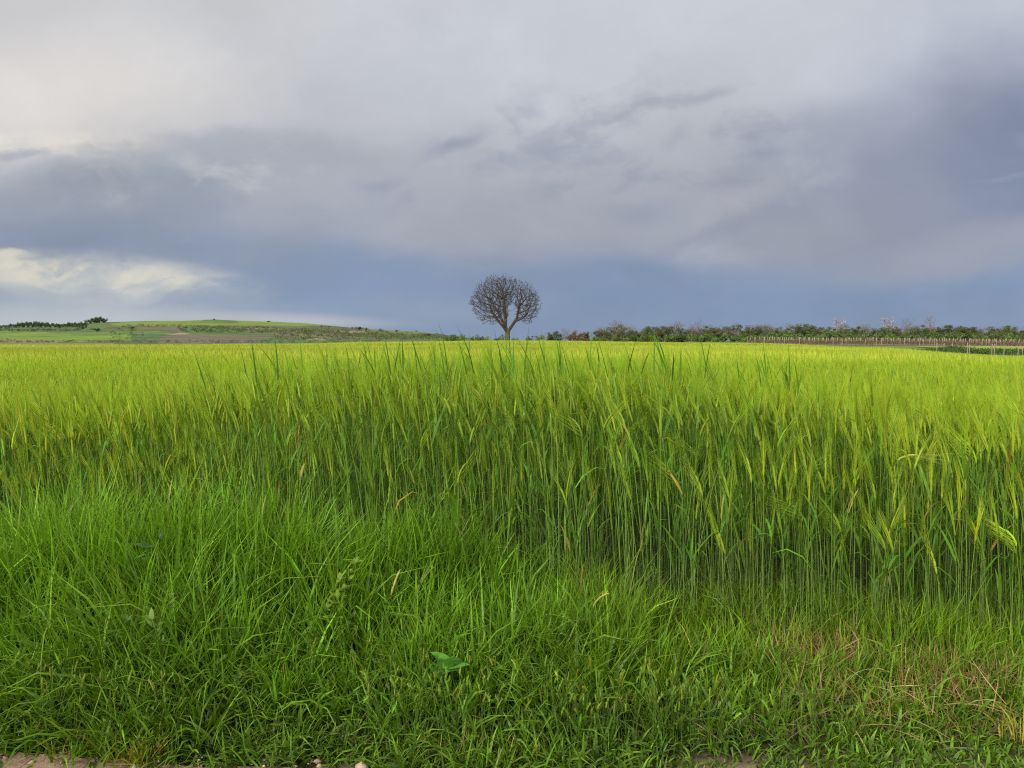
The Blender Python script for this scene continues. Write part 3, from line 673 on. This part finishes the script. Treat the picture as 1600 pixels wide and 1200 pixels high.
nodes, par = colonise(seedn, sp, att, .19, 3.0, .25, 110, .13)
rad, kids = pipe(nodes, par, .0125, 2.2)
rad = rad*min(1, .36/rad[1]); rad[0] = .46; rad[1] = .40; rad = np.maximum(rad, .011)
print('lone tree nodes', len(nodes), 'trunk radius', rad[:6])
barkc = (.082, .064, .055)
nodes_a = nodes+RG.normal(0, .02, nodes.shape)*(rad < .1)[:, None]
a = Acc(); b = Acc(); isbig = rad > .045
ch = np.arange(1, len(nodes)); pr = par[1:]
for acc_, m in ((a, isbig[ch]), (b, ~isbig[ch])):
    P = np.stack([nodes_a[pr[m]], nodes_a[ch[m]]], 1); r = np.stack([np.minimum(rad[pr[m]], rad[ch[m]]*1.35), rad[ch[m]]], 1)
    tubes(acc_, P, r, jit(barkc, m.sum(), .12, .04), jit(barkc, m.sum(), .12, .04), 8 if acc_ is a else 3)
tips = nodes_a[(kids == 0)]; mids = nodes_a[(kids == 1) & (rad < .02)]
n = len(tips); t2 = np.repeat(tips, 2, 0); ov = t2-np.array([0, 0, 2.6]); az = np.arctan2(ov[:, 1], ov[:, 0])+RG.normal(0, .5, n*2)
inc = np.clip(np.arctan2(np.hypot(ov[:, 0], ov[:, 1]), ov[:, 2])+RG.normal(-.1, .3, n*2), 0, 2.2); P = path_pts(t2, U(.12, .30, n*2)+.35*RG.random(n*2)**3, az, inc, U(-.4, .2, n*2), 2)
tubes(b, P, np.full((n*2, 3), .0085), jit(barkc, n*2), jit((.12, .085, .05), n*2), 3)
pos = np.concatenate([P[:, -1]+RG.normal(0, .03, (n*2, 3)), P[:, -1]+RG.normal(0, .05, (n*2, 3)), mids[RG.random(len(mids)) < .12]])
pos = pos[RG.random(len(pos)) < .6]; leafcards(b, pos, .070, (.070, .052, .036), .3, .10)
a.obj('trunk', M_bark, lone, True); b.obj('crown', M_leaf, lone)

# ---- far tree kinds
def make_tree(kind, seed):
    global RG
    keep = RG; RG = np.random.default_rng(seed)
    h = 7.0; tr = Acc(); cr = Acc()
    bare = kind in ('bare', 'blossom', 'pinkish')
    if kind == 'pinkish': rx, cz, rz = 1.1, 4.4, 2.9
    elif bare: rx, cz, rz = 1.7, 4.4, 2.7
    elif kind == 'loose': rx, cz, rz = 2.1, 3.6, 3.2
    else: rx, cz, rz = 2.5, 3.0, 3.4
    att = RG.normal(0, .5, (420, 3))*np.array([rx, rx, rz])+np.array([0, 0, cz]); att = att[(att[:, 2] > 1.0) & (att[:, 2] < h)]
    sn = [np.array([0, 0, -.3]), np.array([0, 0, .5]), np.array([.05, 0, 1.2]), np.array([0, .05, 2.0])]
    nodes, par = colonise(sn, [-1, 0, 1, 2], att, .42, 3.5, .5, 30, .2); rad, kids = pipe(nodes, par, .022, 2.2); rad = rad*min(1, .16/rad[0])
    tube_tree(tr, nodes, par, np.maximum(rad, .02), (.17, .14, .12))
    tips = nodes[kids == 0]; tips = tips[tips[:, 2] > 1]
    if bare:
        k = RG.integers(0, len(tips), 260); az = U(0, 6.28, 260)
        P = path_pts(tips[k], U(.3, 1.0, 260), az, U(0, .8, 260), U(-.3, .3, 260), 2)
        cb = {'bare': (.20, .16, .14), 'blossom': (.22, .19, .15), 'pinkish': (.26, .16, .15)}[kind]
        ribbons(cr, P, np.full(260, .035), U(-1.5, 1.5, 260), jit(cb, 260), jit(cb, 260), az)
        c = {'bare': (.14, .13, .08), 'blossom': (.48, .41, .37), 'pinkish': (.30, .20, .19)}[kind]
        m = {'bare': 260, 'blossom': 800, 'pinkish': 500}[kind]
        pos = P[RG.integers(0, 260, m), -1]+RG.normal(0, .14, (m, 3)); leafcards(cr, pos, .08 if kind == 'bare' else .10, c, .2)
        if kind == 'blossom':
            pos = np.concatenate([RG.normal(0, .55, (500, 3))*np.array([rx, rx, 1.2])+np.array([0, 0, 2.6])]); leafcards(cr, pos, .17, (.10, .16, .04), .25)
    else:
        c = {'green': (.090, .120, .036), 'dark': (.062, .090, .034), 'olive': (.115, .120, .052), 'loose': (.10, .12, .055), 'rusty': (.20, .14, .05)}[kind]
        nb = 20; cen = RG.normal(0, .42, (nb, 3))*np.array([rx, rx, rz])+np.array([0, 0, cz]); cen[:, 2] = np.clip(cen[:, 2], .8, h-.9)
        cen = np.concatenate([cen, tips[RG.integers(0, len(tips), 9)]]); rr = U(.6, 1.25, len(cen)); cc_ = jit(c, len(cen), .22, .08)
        m = 4200 if kind != 'loose' else 2800; k = RG.integers(0, len(cen), m); d = RG.normal(0, 1, (m, 3)); d /= np.linalg.norm(d, axis=1, keepdims=True)
        pos = cen[k]+d*(rr[k]*RG.random(m)**.45)[:, None]*np.array([1, 1, .8]); pos = pos[pos[:, 2] > .25]; k = k[:len(pos)]
        leafcards(cr, pos, .16, cc_[k], .12)
    RG = keep
    mt = tr.mesh(kind+'_tree_trunk'); mt.materials.append(M_bark); mc = cr.mesh(kind+'_tree_crown'); mc.materials.append(M_tree); return mt, mc
def make_bush(seed, c, m=1500):
    global RG
    keep = RG; RG = np.random.default_rng(seed); cr = Acc()
    cen = RG.normal(0, 1, (9, 3))*np.array([.8, .7, .35])+np.array([0, 0, .9]); cen[:, 2] = np.clip(cen[:, 2], .4, 1.5); rr = U(.45, .8, 9); cc_ = jit(c, 9, .2, .07)
    k = RG.integers(0, 9, m); d = RG.normal(0, 1, (m, 3)); d /= np.linalg.norm(d, axis=1, keepdims=True); pos = cen[k]+d*(rr[k]*RG.random(m)**.45)[:, None]
    pos[:, 2] = np.maximum(pos[:, 2], .02); leafcards(cr, pos, .13, cc_[k], .2)
    st = Acc(); n = 9; az = U(0, 6.28, n); tubes(st, path_pts(np.zeros((n, 3)), U(.8, 1.6, n), az, U(.1, .6, n), U(-.2, .4, n), 4), np.full((n, 5), .03), jit((.15, .12, .09), n), jit((.15, .12, .09), n), 4)
    RG = keep; a = st.mesh('bush_stems'); a.materials.append(M_bark); b = cr.mesh('bush_foliage'); b.materials.append(M_tree); return a, b
ORD = ['', 'first', 'second', 'third', 'fourth', 'fifth', 'sixth', 'seventh', 'eighth', 'ninth', 'tenth', 'eleventh', 'twelfth', 'thirteenth', 'fourteenth', 'fifteenth', 'sixteenth', 'seventeenth', 'eighteenth', 'nineteenth', 'twentieth']
TENS = {2: 'twenty', 3: 'thirty', 4: 'forty', 5: 'fifty'}
def ordn(i): return ORD[i] if i <= 20 else (TENS[i//10]+'-'+ORD[i % 10] if i % 10 else {30: 'thirtieth', 40: 'fortieth', 50: 'fiftieth'}[i])
protos = {}
for k, sds in {'green': (1, 2, 3, 4), 'dark': (5, 6), 'olive': (7, 8, 9), 'loose': (10, 11), 'rusty': (12,), 'bare': (13, 14, 15), 'blossom': (16,), 'pinkish': (17,)}.items():
    protos[k] = [make_tree(k, s+100) for s in sds]
def put(name, meshes, parts, loc, sx, sz, label, cat, group):
    e = empty(name, loc, label, cat, group, rz=RG.uniform(0, 6.28)); e.scale = (sx, sx, sz)
    for nme, me in zip(parts, meshes):
        o = bpy.data.objects.new(nme, me); COL.objects.link(o); o.parent = e
    return e
LOOK = {'green': 'fresh green leafy tree', 'dark': 'dark green dense tree', 'olive': 'olive toned budding tree', 'loose': 'thin crowned light green tree', 'rusty': 'rusty brown leafed tree', 'bare': 'grey leafless tree'}
line = [(826,523,'olive'), (842,521,'olive'), (858,517,'green'), (872,518,'dark'), (883,514,'bare'), (896,514,'rusty'), (907,517,'rusty'), (918,516,'green'), (935,513,'olive'), (944,510,'olive'),
 (962,502,'bare'), (974,507,'bare'), (988,511,'olive'), (1000,513,'olive'), (1013,508,'green'), (1030,512,'olive'), (1042,511,'dark'), (1057,504,'bare'), (1066,513,'dark'), (1080,506,'bare'),
 (1092,501,'bare'), (1104,508,'green'), (1120,507,'olive'), (1132,511,'bare'), (1148,506,'bare'), (1157,513,'green'), (1172,509,'loose'), (1181,506,'loose'), (1195,507,'bare'), (1205,509,'bare'),
 (1218,510,'loose'), (1228,512,'olive'), (1249,504,'loose'), (1263,505,'green'), (1280,511,'olive'), (1292,510,'green'), (1310,500,'blossom'), (1325,513,'green'), (1340,508,'green'), (1352,509,'bare'),
 (1366,511,'loose'), (1378,511,'green'), (1388,499,'blossom'), (1401,510,'olive'), (1415,500,'bare'), (1430,511,'olive'), (1441,506,'green'), (1452,496,'pinkish'), (1463,512,'dark'), (1476,509,'dark'),
 (1490,514,'olive'), (1503,506,'green'), (1518,509,'green'), (1531,513,'olive'), (1546,513,'olive'), (1560,512,'olive'), (1573,509,'green'), (1588,511,'olive'), (1602,511,'green'), (1618,509,'green'), (1634,510,'olive'), (1652,508,'green'), (1672,511,'olive'), (1700,507,'green')]
cnt = {}
def place_line(px, py, kind, D, label, group, w=1.0):
    x = (px-800)/F*D; z = float(ground_z(x, D)); H = CH+(530-py)*D/F-z; s = H/7.0
    me = protos[kind][int(RG.integers(0, len(protos[kind])))]
    put({'green': 'leafy_tree', 'dark': 'leafy_tree', 'olive': 'leafy_tree', 'loose': 'leafy_tree', 'rusty': 'leafy_tree', 'bare': 'bare_tree', 'blossom': 'blossom_tree', 'pinkish': 'blossom_tree'}[kind],
        me, ('trunk', 'crown'), (x, D, z), s*w*RG.uniform(1.0, 1.3), s, label, 'tree', group)
for px, py, k in line:
    cnt[k] = cnt.get(k, 0)+1
    if k == 'blossom': lab = ['', 'white blossoming tree with cream crown in the far tree line, left of the two', 'pinkish white blossoming tree in the far tree line, right of the two'][cnt[k]]
    elif k == 'pinkish': lab = 'tall thin tree with reddish pink top in the far tree line'
    else: lab = '%s, %s such from left in the far tree line' % (LOOK[k], ordn(cnt[k]))
    if k == 'bare' : lab = lab.replace('leafless tree', 'leafless tree')
    place_line(px, py, k, 318+RG.uniform(-10, 10), lab, 'trees in the far tree line', 1.08 if k in ('blossom',) else 1.0)
# second rank of trees filling in behind the first
i2 = 0
for px in np.arange(940, 1720, 17.0):
    i2 += 1; k = ['olive', 'bare', 'loose', 'green', 'bare', 'olive', 'dark'][i2 % 7]
    place_line(px+RG.uniform(-5, 5), 509+RG.uniform(-3, 4), k, 345+RG.uniform(-6, 6), 'lower tree behind the far tree line, %s of its rank from the left' % ordn(i2), 'trees behind the far tree line', 1.25)
bushes = [make_bush(30+i, c) for i, c in enumerate([(.11, .18, .035), (.09, .15, .038), (.12, .16, .05), (.10, .13, .05)])]
i3 = 0
for px in list(np.arange(930, 1180, 12.5))+list(np.arange(1186, 1720, 15.0)):
    i3 += 1; D = 296+RG.uniform(-5, 5); px2 = px+RG.uniform(-3, 3); x = (px2-800)/F*D; z = float(ground_z(x, D)); s = RG.uniform(1.15, 1.7)*(1 if px < 1180 else 1.25)
    put('bush', bushes[int(RG.integers(0, 3))], ('stem', 'foliage'), (x, D, z), s*1.1, s, 'green bush at the foot of the far trees, %s bush from the left' % ordn(i3), 'bush', 'bushes before the far tree line')
for px, py, lab, bi in [(716, 521, 'round dark green bush on the skyline left of the lone tree', 1), (738, 526, 'low faint bush between the round bush and the lone tree', 3), (748, 523, 'pale thin bush on the skyline nearer the lone tree', 3), (760, 525, 'small grey green bush just left of the lone tree', 3),
                        (779, 522, 'pale green bush beside the trunk of the lone tree', 2), (807, 527, 'tiny dark bush just right of the lone tree trunk', 1), (700, 526, 'low green bush left of the round dark bush', 3)]:
    D = 300; x = (px-800)/F*D; z = float(ground_z(x, D)); H = CH+(530-py)*D/F-z; s = H/2.1
    put('bush', bushes[bi], ('stem', 'foliage'), (x, D, z), s*(1.0 if px == 716 else .7), s, lab, 'bush', 'bushes on the skyline')

# ================================================================== vineyard on the right
def post_mesh(h, r):
    a = Acc(); z = np.array([-.3, .0, h*.5, h-.03, h]); P = np.zeros((1, 5, 3)); P[0, :, 2] = z; P[0, :, 0] = [0, 0, .01, .0, .0]
    tubes(a, P, np.array([[r, r, r*.95, r*.93, r*.6]]), np.array([[.22, .17, .13]]), np.array([[.29, .235, .18]]), 7)
    k = 4*7; a.add(np.concatenate([P[0, 4:5]+[0, 0, .005], a.V[0].reshape(-1, 3)[k:k+7]]), np.array([[.29, .24, .19]]*8), None, np.array([[0, 1+i, 1+(i+1) % 7] for i in range(7)]))
    m = a.mesh('wooden_post'); m.materials.append(M_wood); return m
pm = post_mesh(2.05, .10); p0 = bpy.data.objects.new('vineyard_post', pm); COL.objects.link(p0); first = True
def post(x, y, h, lab, grp):
    global first
    o = p0 if first else p0.copy()
    if not first: COL.objects.link(o)
    first = False; o.location = (x, y, float(ground_z(x, y))); o.scale = (1, 1, h); o.rotation_euler = (RG.normal(0, .03), RG.normal(0, .04), RG.uniform(0, 6)); tag(o, lab, 'post', grp)
vine_c = (.17, .115, .085)
rows = [(222, 1195, 1720, 1.35, 'front'), (233, 1178, 1740, 1.35, 'middle'), (246, 1166, 1760, 1.4, 'rear')]
for D, a0, a1, dx, nm in rows:
    x = (a0-800)/F*D; xe = (a1-800)/F*D; x_start = x
    while x < xe:
        if RG.random() < .94: post(x+RG.normal(0, .1), D+RG.normal(0, .4), RG.uniform(.88, 1.03), 'weathered wooden vineyard post in the %s row below the far trees' % nm, 'posts of the %s vineyard row' % nm)
        x += dx
    a = Acc(); n = 5200; vx = U(x_start, xe, n); vy = D+RG.normal(0, .35, n); vz = ground_z(vx, vy)+U(.1, 1.15, n); az = np.where(RG.random(n) < .5, 0, math.pi)+RG.normal(0, .8, n)
    P = path_pts(np.stack([vx, vy, vz], 1), U(.3, .9, n), az, U(0, 1.5, n), U(-.6, .6, n), 3); c = jit(vine_c, n, .25, .08); c = np.where((RG.random(n) < .18)[:, None], jit((.11, .15, .04), n, .2), c)
    ribbons(a, P, U(.05, .12, n), U(-1.4, 1.4, n), c, c*1.1, az)
    vxs = np.arange(x_start, xe, 1.1); nn = len(vxs); P = path_pts(np.stack([vxs, np.full(nn, D), ground_z(vxs, D)-.1], 1), np.full(nn, 1.0), U(0, 6, nn), U(0, .15, nn), U(0, .3, nn), 3); tubes(a, P, np.full((nn, 4), .04), jit((.12, .09, .07), nn), jit((.12, .09, .07), nn), 4)
    o = a.obj('vine_row', M_leaf); tag(o, 'brown row of bare tangled vines along the %s line of posts' % nm, 'vine row', 'vineyard rows')
    a = Acc(); wx = np.linspace(x_start, xe, 60); 
    for hz in (.8, 1.3, 1.75): a_ = np.stack([wx, np.full(60, D+.09), ground_z(wx, D)+hz], 1)[None]; tubes(a, a_, np.full((1, 60), .006), np.array([[.3, .3, .3]]), np.array([[.3, .3, .3]]), 3)
    a.obj('wire', M_wood, o)
i4 = 0
for px, D in [(1463, 168), (1474, 170), (1487, 172), (1511, 160), (1514, 166), (1530, 171), (1549, 158), (1553, 160), (1568, 164), (1580, 170), (1590, 160), (1597, 166), (1615, 160), (1640, 160), (1665, 158)]:
    i4 += 1; post((px-800)/F*D, D, .95 if px not in (1511, 1549, 1553) else 1.15, 'pale wooden post in the nearer broken row beside the green ditch, %s from the left' % ordn(i4), 'posts of the nearer row')
a = Acc(); n = 9000; px = U(1425, 1720, n); D = 172+RG.normal(0, 3.2, n); x = (px-800)/F*D; hh = 1.25*np.clip((px-1425)/60, .25, 1)*(.6+.8*vnoise(x, 0*x, .5, 9)); z = ground_z(x, D)+hh*RG.random(n)**.7
leafcards(a, np.stack([x, D, z], 1), .17, (.055, .105, .028), .3, .1); o = a.obj('hedge', M_tree); tag(o, 'low dark green overgrown hedge along the ditch before the vineyard', 'hedge')
# bright strip of young crop between the ditch and the vineyard, and bare vineyard soil (sheets 5 cm above the ground)
def strip(u0, u1, d0, d1, c, name, lift=.05, kind='structure', m=None):
    UU, DD_ = np.meshgrid(np.linspace(u0, u1, 60), np.linspace(d0, d1, 12)); tp_ = np.clip((UU-u0)/110+.05, 0, 1) if name == 'young_crop_field' else 1; DD_ = (d0+d1)/2+(DD_-(d0+d1)/2)*tp_; XX = (UU-800)/F*DD_
    cc = np.array(c)*(.8+.4*fbm(XX, DD_, .3, 5))[..., None]; return grid_mesh(XX, DD_, ground_z(XX, DD_)+lift, cc, name, m or M_hill, kind)
strip(1432, 1900, 181, 216, (.22, .30, .03), 'young_crop_field', .3)
strip(1150, 1900, 217, 262, (.17, .125, .09), 'vineyard_soil', .06)
strip(900, 1900, 266, 292, (.10, .17, .04), 'meadow', .06)

# ================================================================== the hill on the left
RP = np.array([(-900,505), (-500,507), (-250,514), (-120,516), (0,512), (60,508), (170,503.5), (230,502), (290,501.5), (335,499.5), (375,501.5), (430,503), (480,505.5), (560,513), (620,517), (655,518.5), (700,524), (760,531), (860,536), (1000,540)], float)
hu = np.linspace(-700, 960, 830); ht = np.concatenate([np.linspace(0, 1, 130), np.linspace(1.02, 1.5, 10)])
HU, HT = np.meshgrid(hu, ht)
ridge = np.interp(HU, RP[:, 0], RP[:, 1]); k_ = np.array([1, 2, 3, 4, 5, 6, 5, 4, 3, 2, 1.]); k_ /= k_.sum()
def hill_py(u, t):
    rg = np.interp(u, RP[:, 0], RP[:, 1]); s = np.clip(t, 0, 1); return 545+(rg-545)*(s**.85)
def hill_D(t): return 430+1150*t**1.15
def hill_xyz(u, t):
    D = hill_D(t); x = (u-800)/F*D; py = hill_py(u, t); z = CH+(530-py)*D/F
    z = z+1.3*(fbm(x, D, .006, 71)-.5)*np.clip(t*3, 0, 1)-np.clip(t-1, 0, 1)*60; return x, D, z
def hill_at(px, py):
    """find the spot on the slope seen at this photo position"""
    ts = np.linspace(0, 1, 400); pys = hill_py(px, ts); return float(ts[np.argmin(np.abs(pys-py))])
HX, HY, HZ = hill_xyz(HU, HT); PY = hill_py(HU, HT)
wx = HU+14*(fbm(HX, HY, .012, 72)-.5); wy = PY+3.0*(fbm(HX, HY, .010, 73)-.5)
def inside(poly, x, y):
    c = np.zeros(x.shape, bool); n = len(poly)
    for i in range(n):
        x1, y1 = poly[i]; x2, y2 = poly[(i+1) % n]
        c ^= ((y1 > y) != (y2 > y)) & (x < (x2-x1)*(y-y1)/((y2-y1) if y2 != y1 else 1e-9)+x1)
    return c
cc = np.zeros(HX.shape+(3,)); cc[:] = (.105, .130, .055)
scrubn = fbm(HX, HY, .02, 74)
cc = cc*(.65+.7*scrubn)[..., None]
lot = [
 ([(-700,500),(-700,514),(0,517),(60,515),(160,517),(170,505),(0,505)], (.10, .16, .055)),
 ([(-700,517),(-700,533),(0,533),(110,533),(190,528),(230,521),(120,521),(60,519)], (.155, .245, .035)),
 ([(95,519),(250,517),(255,519),(180,524),(120,523)], (.115, .19, .045)),
 ([(60,533),(170,528),(262,519),(268,521),(210,532),(120,535)], (.14, .215, .04)),
 ([(-700,533),(0,531),(95,533),(95,536),(180,536),(180,548),(-700,548)], (.20, .17, .085)),
 ([(205,522),(262,521),(250,532),(205,531)], (.075, .135, .05)),
 ([(170,506),(200,503),(335,500),(430,502),(500,506),(500,509),(400,508.5),(280,508.5),(180,509)], (.165, .235, .045)),
 ([(300,505),(335,498),(372,501),(372,504.5)], (.105, .175, .04)),
 ([(205,510.5),(310,509.5),(300,516),(210,515)], (.15, .135, .085)),
 ([(262,523),(300,521),(420,526),(412,540),(245,540),(250,529)], (.165, .135, .100)),
 ([(262,522.5),(283,519),(300,521),(285,523)], (.24, .21, .16)),
 ([(368,511.5),(430,513.5),(440,515.2),(385,514.2)], (.26, .21, .15)),
 ([(290,513),(350,512),(400,518),(350,523),(295,521)], (.085, .15, .045)),
 ([(430,516),(560,519),(580,525),(520,530),(430,524)], (.145, .145, .075)),
 ([(530,517),(572,518),(575,520.5),(540,520.5)], (.30, .23, .17)),
 ([(480,529),(505,528),(505,532),(478,533)], (.30, .23, .17)),
 ([(400,531),(600,533),(600,545),(400,545)], (.10, .16, .045)),
 ([(560,512.5),(640,516),(700,523),(640,522),(570,517)], (.14, .20, .05)),
 ([(600,525),(700,526),(700,545),(600,545)], (.10, .14, .05)),
]
for poly, c in lot:
    m = inside(poly, wx, wy); f = (.85+.3*fbm(HX, HY, .03, 75)); cc[m] = np.array(c)*f[m][:, None]
# stripes of the planted hill plots
m = inside(lot[9][0], wx, wy); st = (np.sin((HX*.8-HY*.25)*.18) > .55); cc[m & st] = (.10, .11, .055)
for edge_ in (517.5, 525.0):      # field margins
    m = (np.abs(PY-edge_-2.0*(vnoise(HX, HX*0, .004, 3)-.5)*4) < .30) & (HU < 240); cc[m] = (.07, .11, .04)
grid_mesh(HX, HY, HZ, cc*.80, 'hill', M_hill)
# scrub thickets over the slope, one mass
a = Acc(); pts = []
def thicket(poly, n, hmax):
    p = np.array(poly); k = 0
    xs_ = U(p[:, 0].min(), p[:, 0].max(), n*4); ys_ = U(p[:, 1].min(), p[:, 1].max(), n*4); m = inside(poly, xs_, ys_); xs_, ys_ = xs_[m][:n], ys_[m][:n]
    for u, v in zip(xs_, ys_): pts.append((u, v, hmax))
thicket([(270,512),(400,511),(560,517),(700,524),(700,530),(560,527),(420,521),(290,519)], 700, 1.0)
thicket([(430,516),(575,521),(700,524),(700,532),(430,530)], 520, 1.0)
thicket([(0,514),(180,515),(110,518),(0,517.5)], 150, .9)
thicket([(175,512),(215,510),(230,531),(170,536)], 90, .8)
thicket([(0,530),(60,533),(430,532),(600,532),(600,536),(0,536)], 420, .8)
thicket([(200,507),(330,509),(330,512),(200,511)], 90, .7)
thicket([(-600,505),(0,509),(0,518),(-600,520)], 250, 1.0)
for u, v, hm_ in pts:
    t = hill_at(u, v); x, D, z = hill_xyz(np.array(u), np.array(t)); s = D/F*RG.uniform(1.1, 2.4)*hm_; m = 16
    pos = RG.normal(0, .5, (m, 3))*np.array([s*1.5, s*1.3, s*.75])+np.array([x, D, z+s*.45])
    base = [(.055, .095, .030), (.075, .125, .035), (.11, .105, .055), (.075, .12, .035), (.14, .125, .085)][int(RG.integers(0, 5))]
    leafcards(a, pos, s*.42, base, .2, .06)
o = a.obj('scrub', M_tree); tag(o, 'patchy dark green and brown scrub spread over the distant hillside', 'scrub', kind='stuff')
# separate trees on the hill
hp = [make_bush(60, (.050, .085, .032), 1000), make_bush(61, (.060, .10, .035), 1000), make_bush(62, (.085, .12, .045), 420)]
i5 = 0
def hill_tree(px, py, hpx, wpx, lab, grp, k=None):
    t = hill_at(px, py); x, D, z = hill_xyz(np.array(float(px)), np.array(t)); x, D, z = float(x), float(D), float(z)
    put('hill_tree', hp[k if k is not None else int(RG.integers(0, 3))], ('trunk', 'crown'), (x, D, z-.3), wpx*D/F/3.2, hpx*D/F/2.1, lab, 'tree', grp)
for px, h, w in [(4,3,8), (12,4,8), (20,6,8), (27,5,7), (33,8,8), (39,8,8), (46,9,9), (53,9,9), (60,10,8), (66,8,8), (73,8,8), (80,7,9), (88,6,8), (96,5,8), (104,6,7), (111,8,8), (118,8,8), (126,7,9), (133,9,8)]:
    i5 += 1; hill_tree(px, 512+.3*(60-px)/60, h*1.0+1.3, w*1.4, 'dark rounded tree on the left skyline, %s of that wooded row from the left' % ordn(i5), 'trees of the left skyline row', int(RG.integers(0, 2)))
for px, h, w, lab in [(143,7,9,'spreading dark tree at the left end of the skyline clump'), (150,9,8,'second dark tree of the skyline clump'), (157,11,9,'tallest dark tree crowning the skyline clump'), (164,8,8,'dark tree at the right end of the skyline clump'), (152,6,20,'wide low tree below the skyline clump')]:
    hill_tree(px, 506 if px < 150 else 504.5, h*1.0, w*1.4, lab, 'trees of the skyline clump', 0)
for px, py, h, w, lab in [(336,500.5,3,3,'tiny tree on the very top of the hill'), (421,503.5,2.4,6,'flat dark bush on the ridge right of the hilltop'), (153,518,6,11,'round dark tree alone in the green field below the skyline clump'), (131,515,5,9,'dark tree beside the round one in the left field'),
    (208,514,4,8,'small dark tree right of the left field'), (562,516,6,12,'broad dark tree on the falling ridge'), (573,516.5,5,6,'small tree touching the broad dark ridge tree'), (620,519,4,5,'little dark tree on the lower ridge'), (651,516.5,2,4,'speck of a tree on the lower ridge top'),
    (683,518.5,2,4,'speck of a tree near the right foot of the ridge'), (669,525,5,9,'dark bushy tree at the foot of the ridge'), (596,518,6,10,'brownish tree on the ridge slope'), (515,512,2.5,4,'small dark tree on the upper right slope'), (503,511.5,2.5,3,'tiny dark tree left of its neighbour on the upper slope'),
    (551,513.5,3,4,'small tree above the tan plot on the slope'), (330,519,6,14,'bright green tree in the middle of the slope'), (318,517,5,10,'green tree left of the bright one on the slope'), (95,513,3,6,'small tree under the skyline row'), (60,516,3,9,'low dark tree at the edge of the bright field')]:
    hill_tree(px, py, h, w, lab, None, 2 if 'bright' in lab or 'brown' in lab else 0)
# two thin masts on the skyline
for px, h, lab in [(191, 9, 'thin grey mast rising from the ridge left of the hilltop'), (99, 12, 'thin grey mast standing behind the left skyline trees')]:
    t = hill_at(px, 504.5 if px > 150 else 509); x, D, z = [float(v) for v in hill_xyz(np.array(float(px)), np.array(t))]; H = h*D/F
    a = Acc(); P = np.array([[[0, 0, -.5], [0, 0, H*.5], [0, 0, H]]]); tubes(a, P, np.array([[.28, .22, .14]]), np.array([[.35, .36, .38]]), np.array([[.4, .4, .42]]), 6)
    for q in (.86, .95): tubes(a, np.array([[[-.9, 0, H*q], [.9, 0, H*q]]]), np.array([[.07, .07]]), np.array([[.35, .36, .38]]), np.array([[.4, .4, .42]]), 4)
    o = a.obj('mast', M_wood); o.location = (x, D, z); tag(o, lab, 'mast')
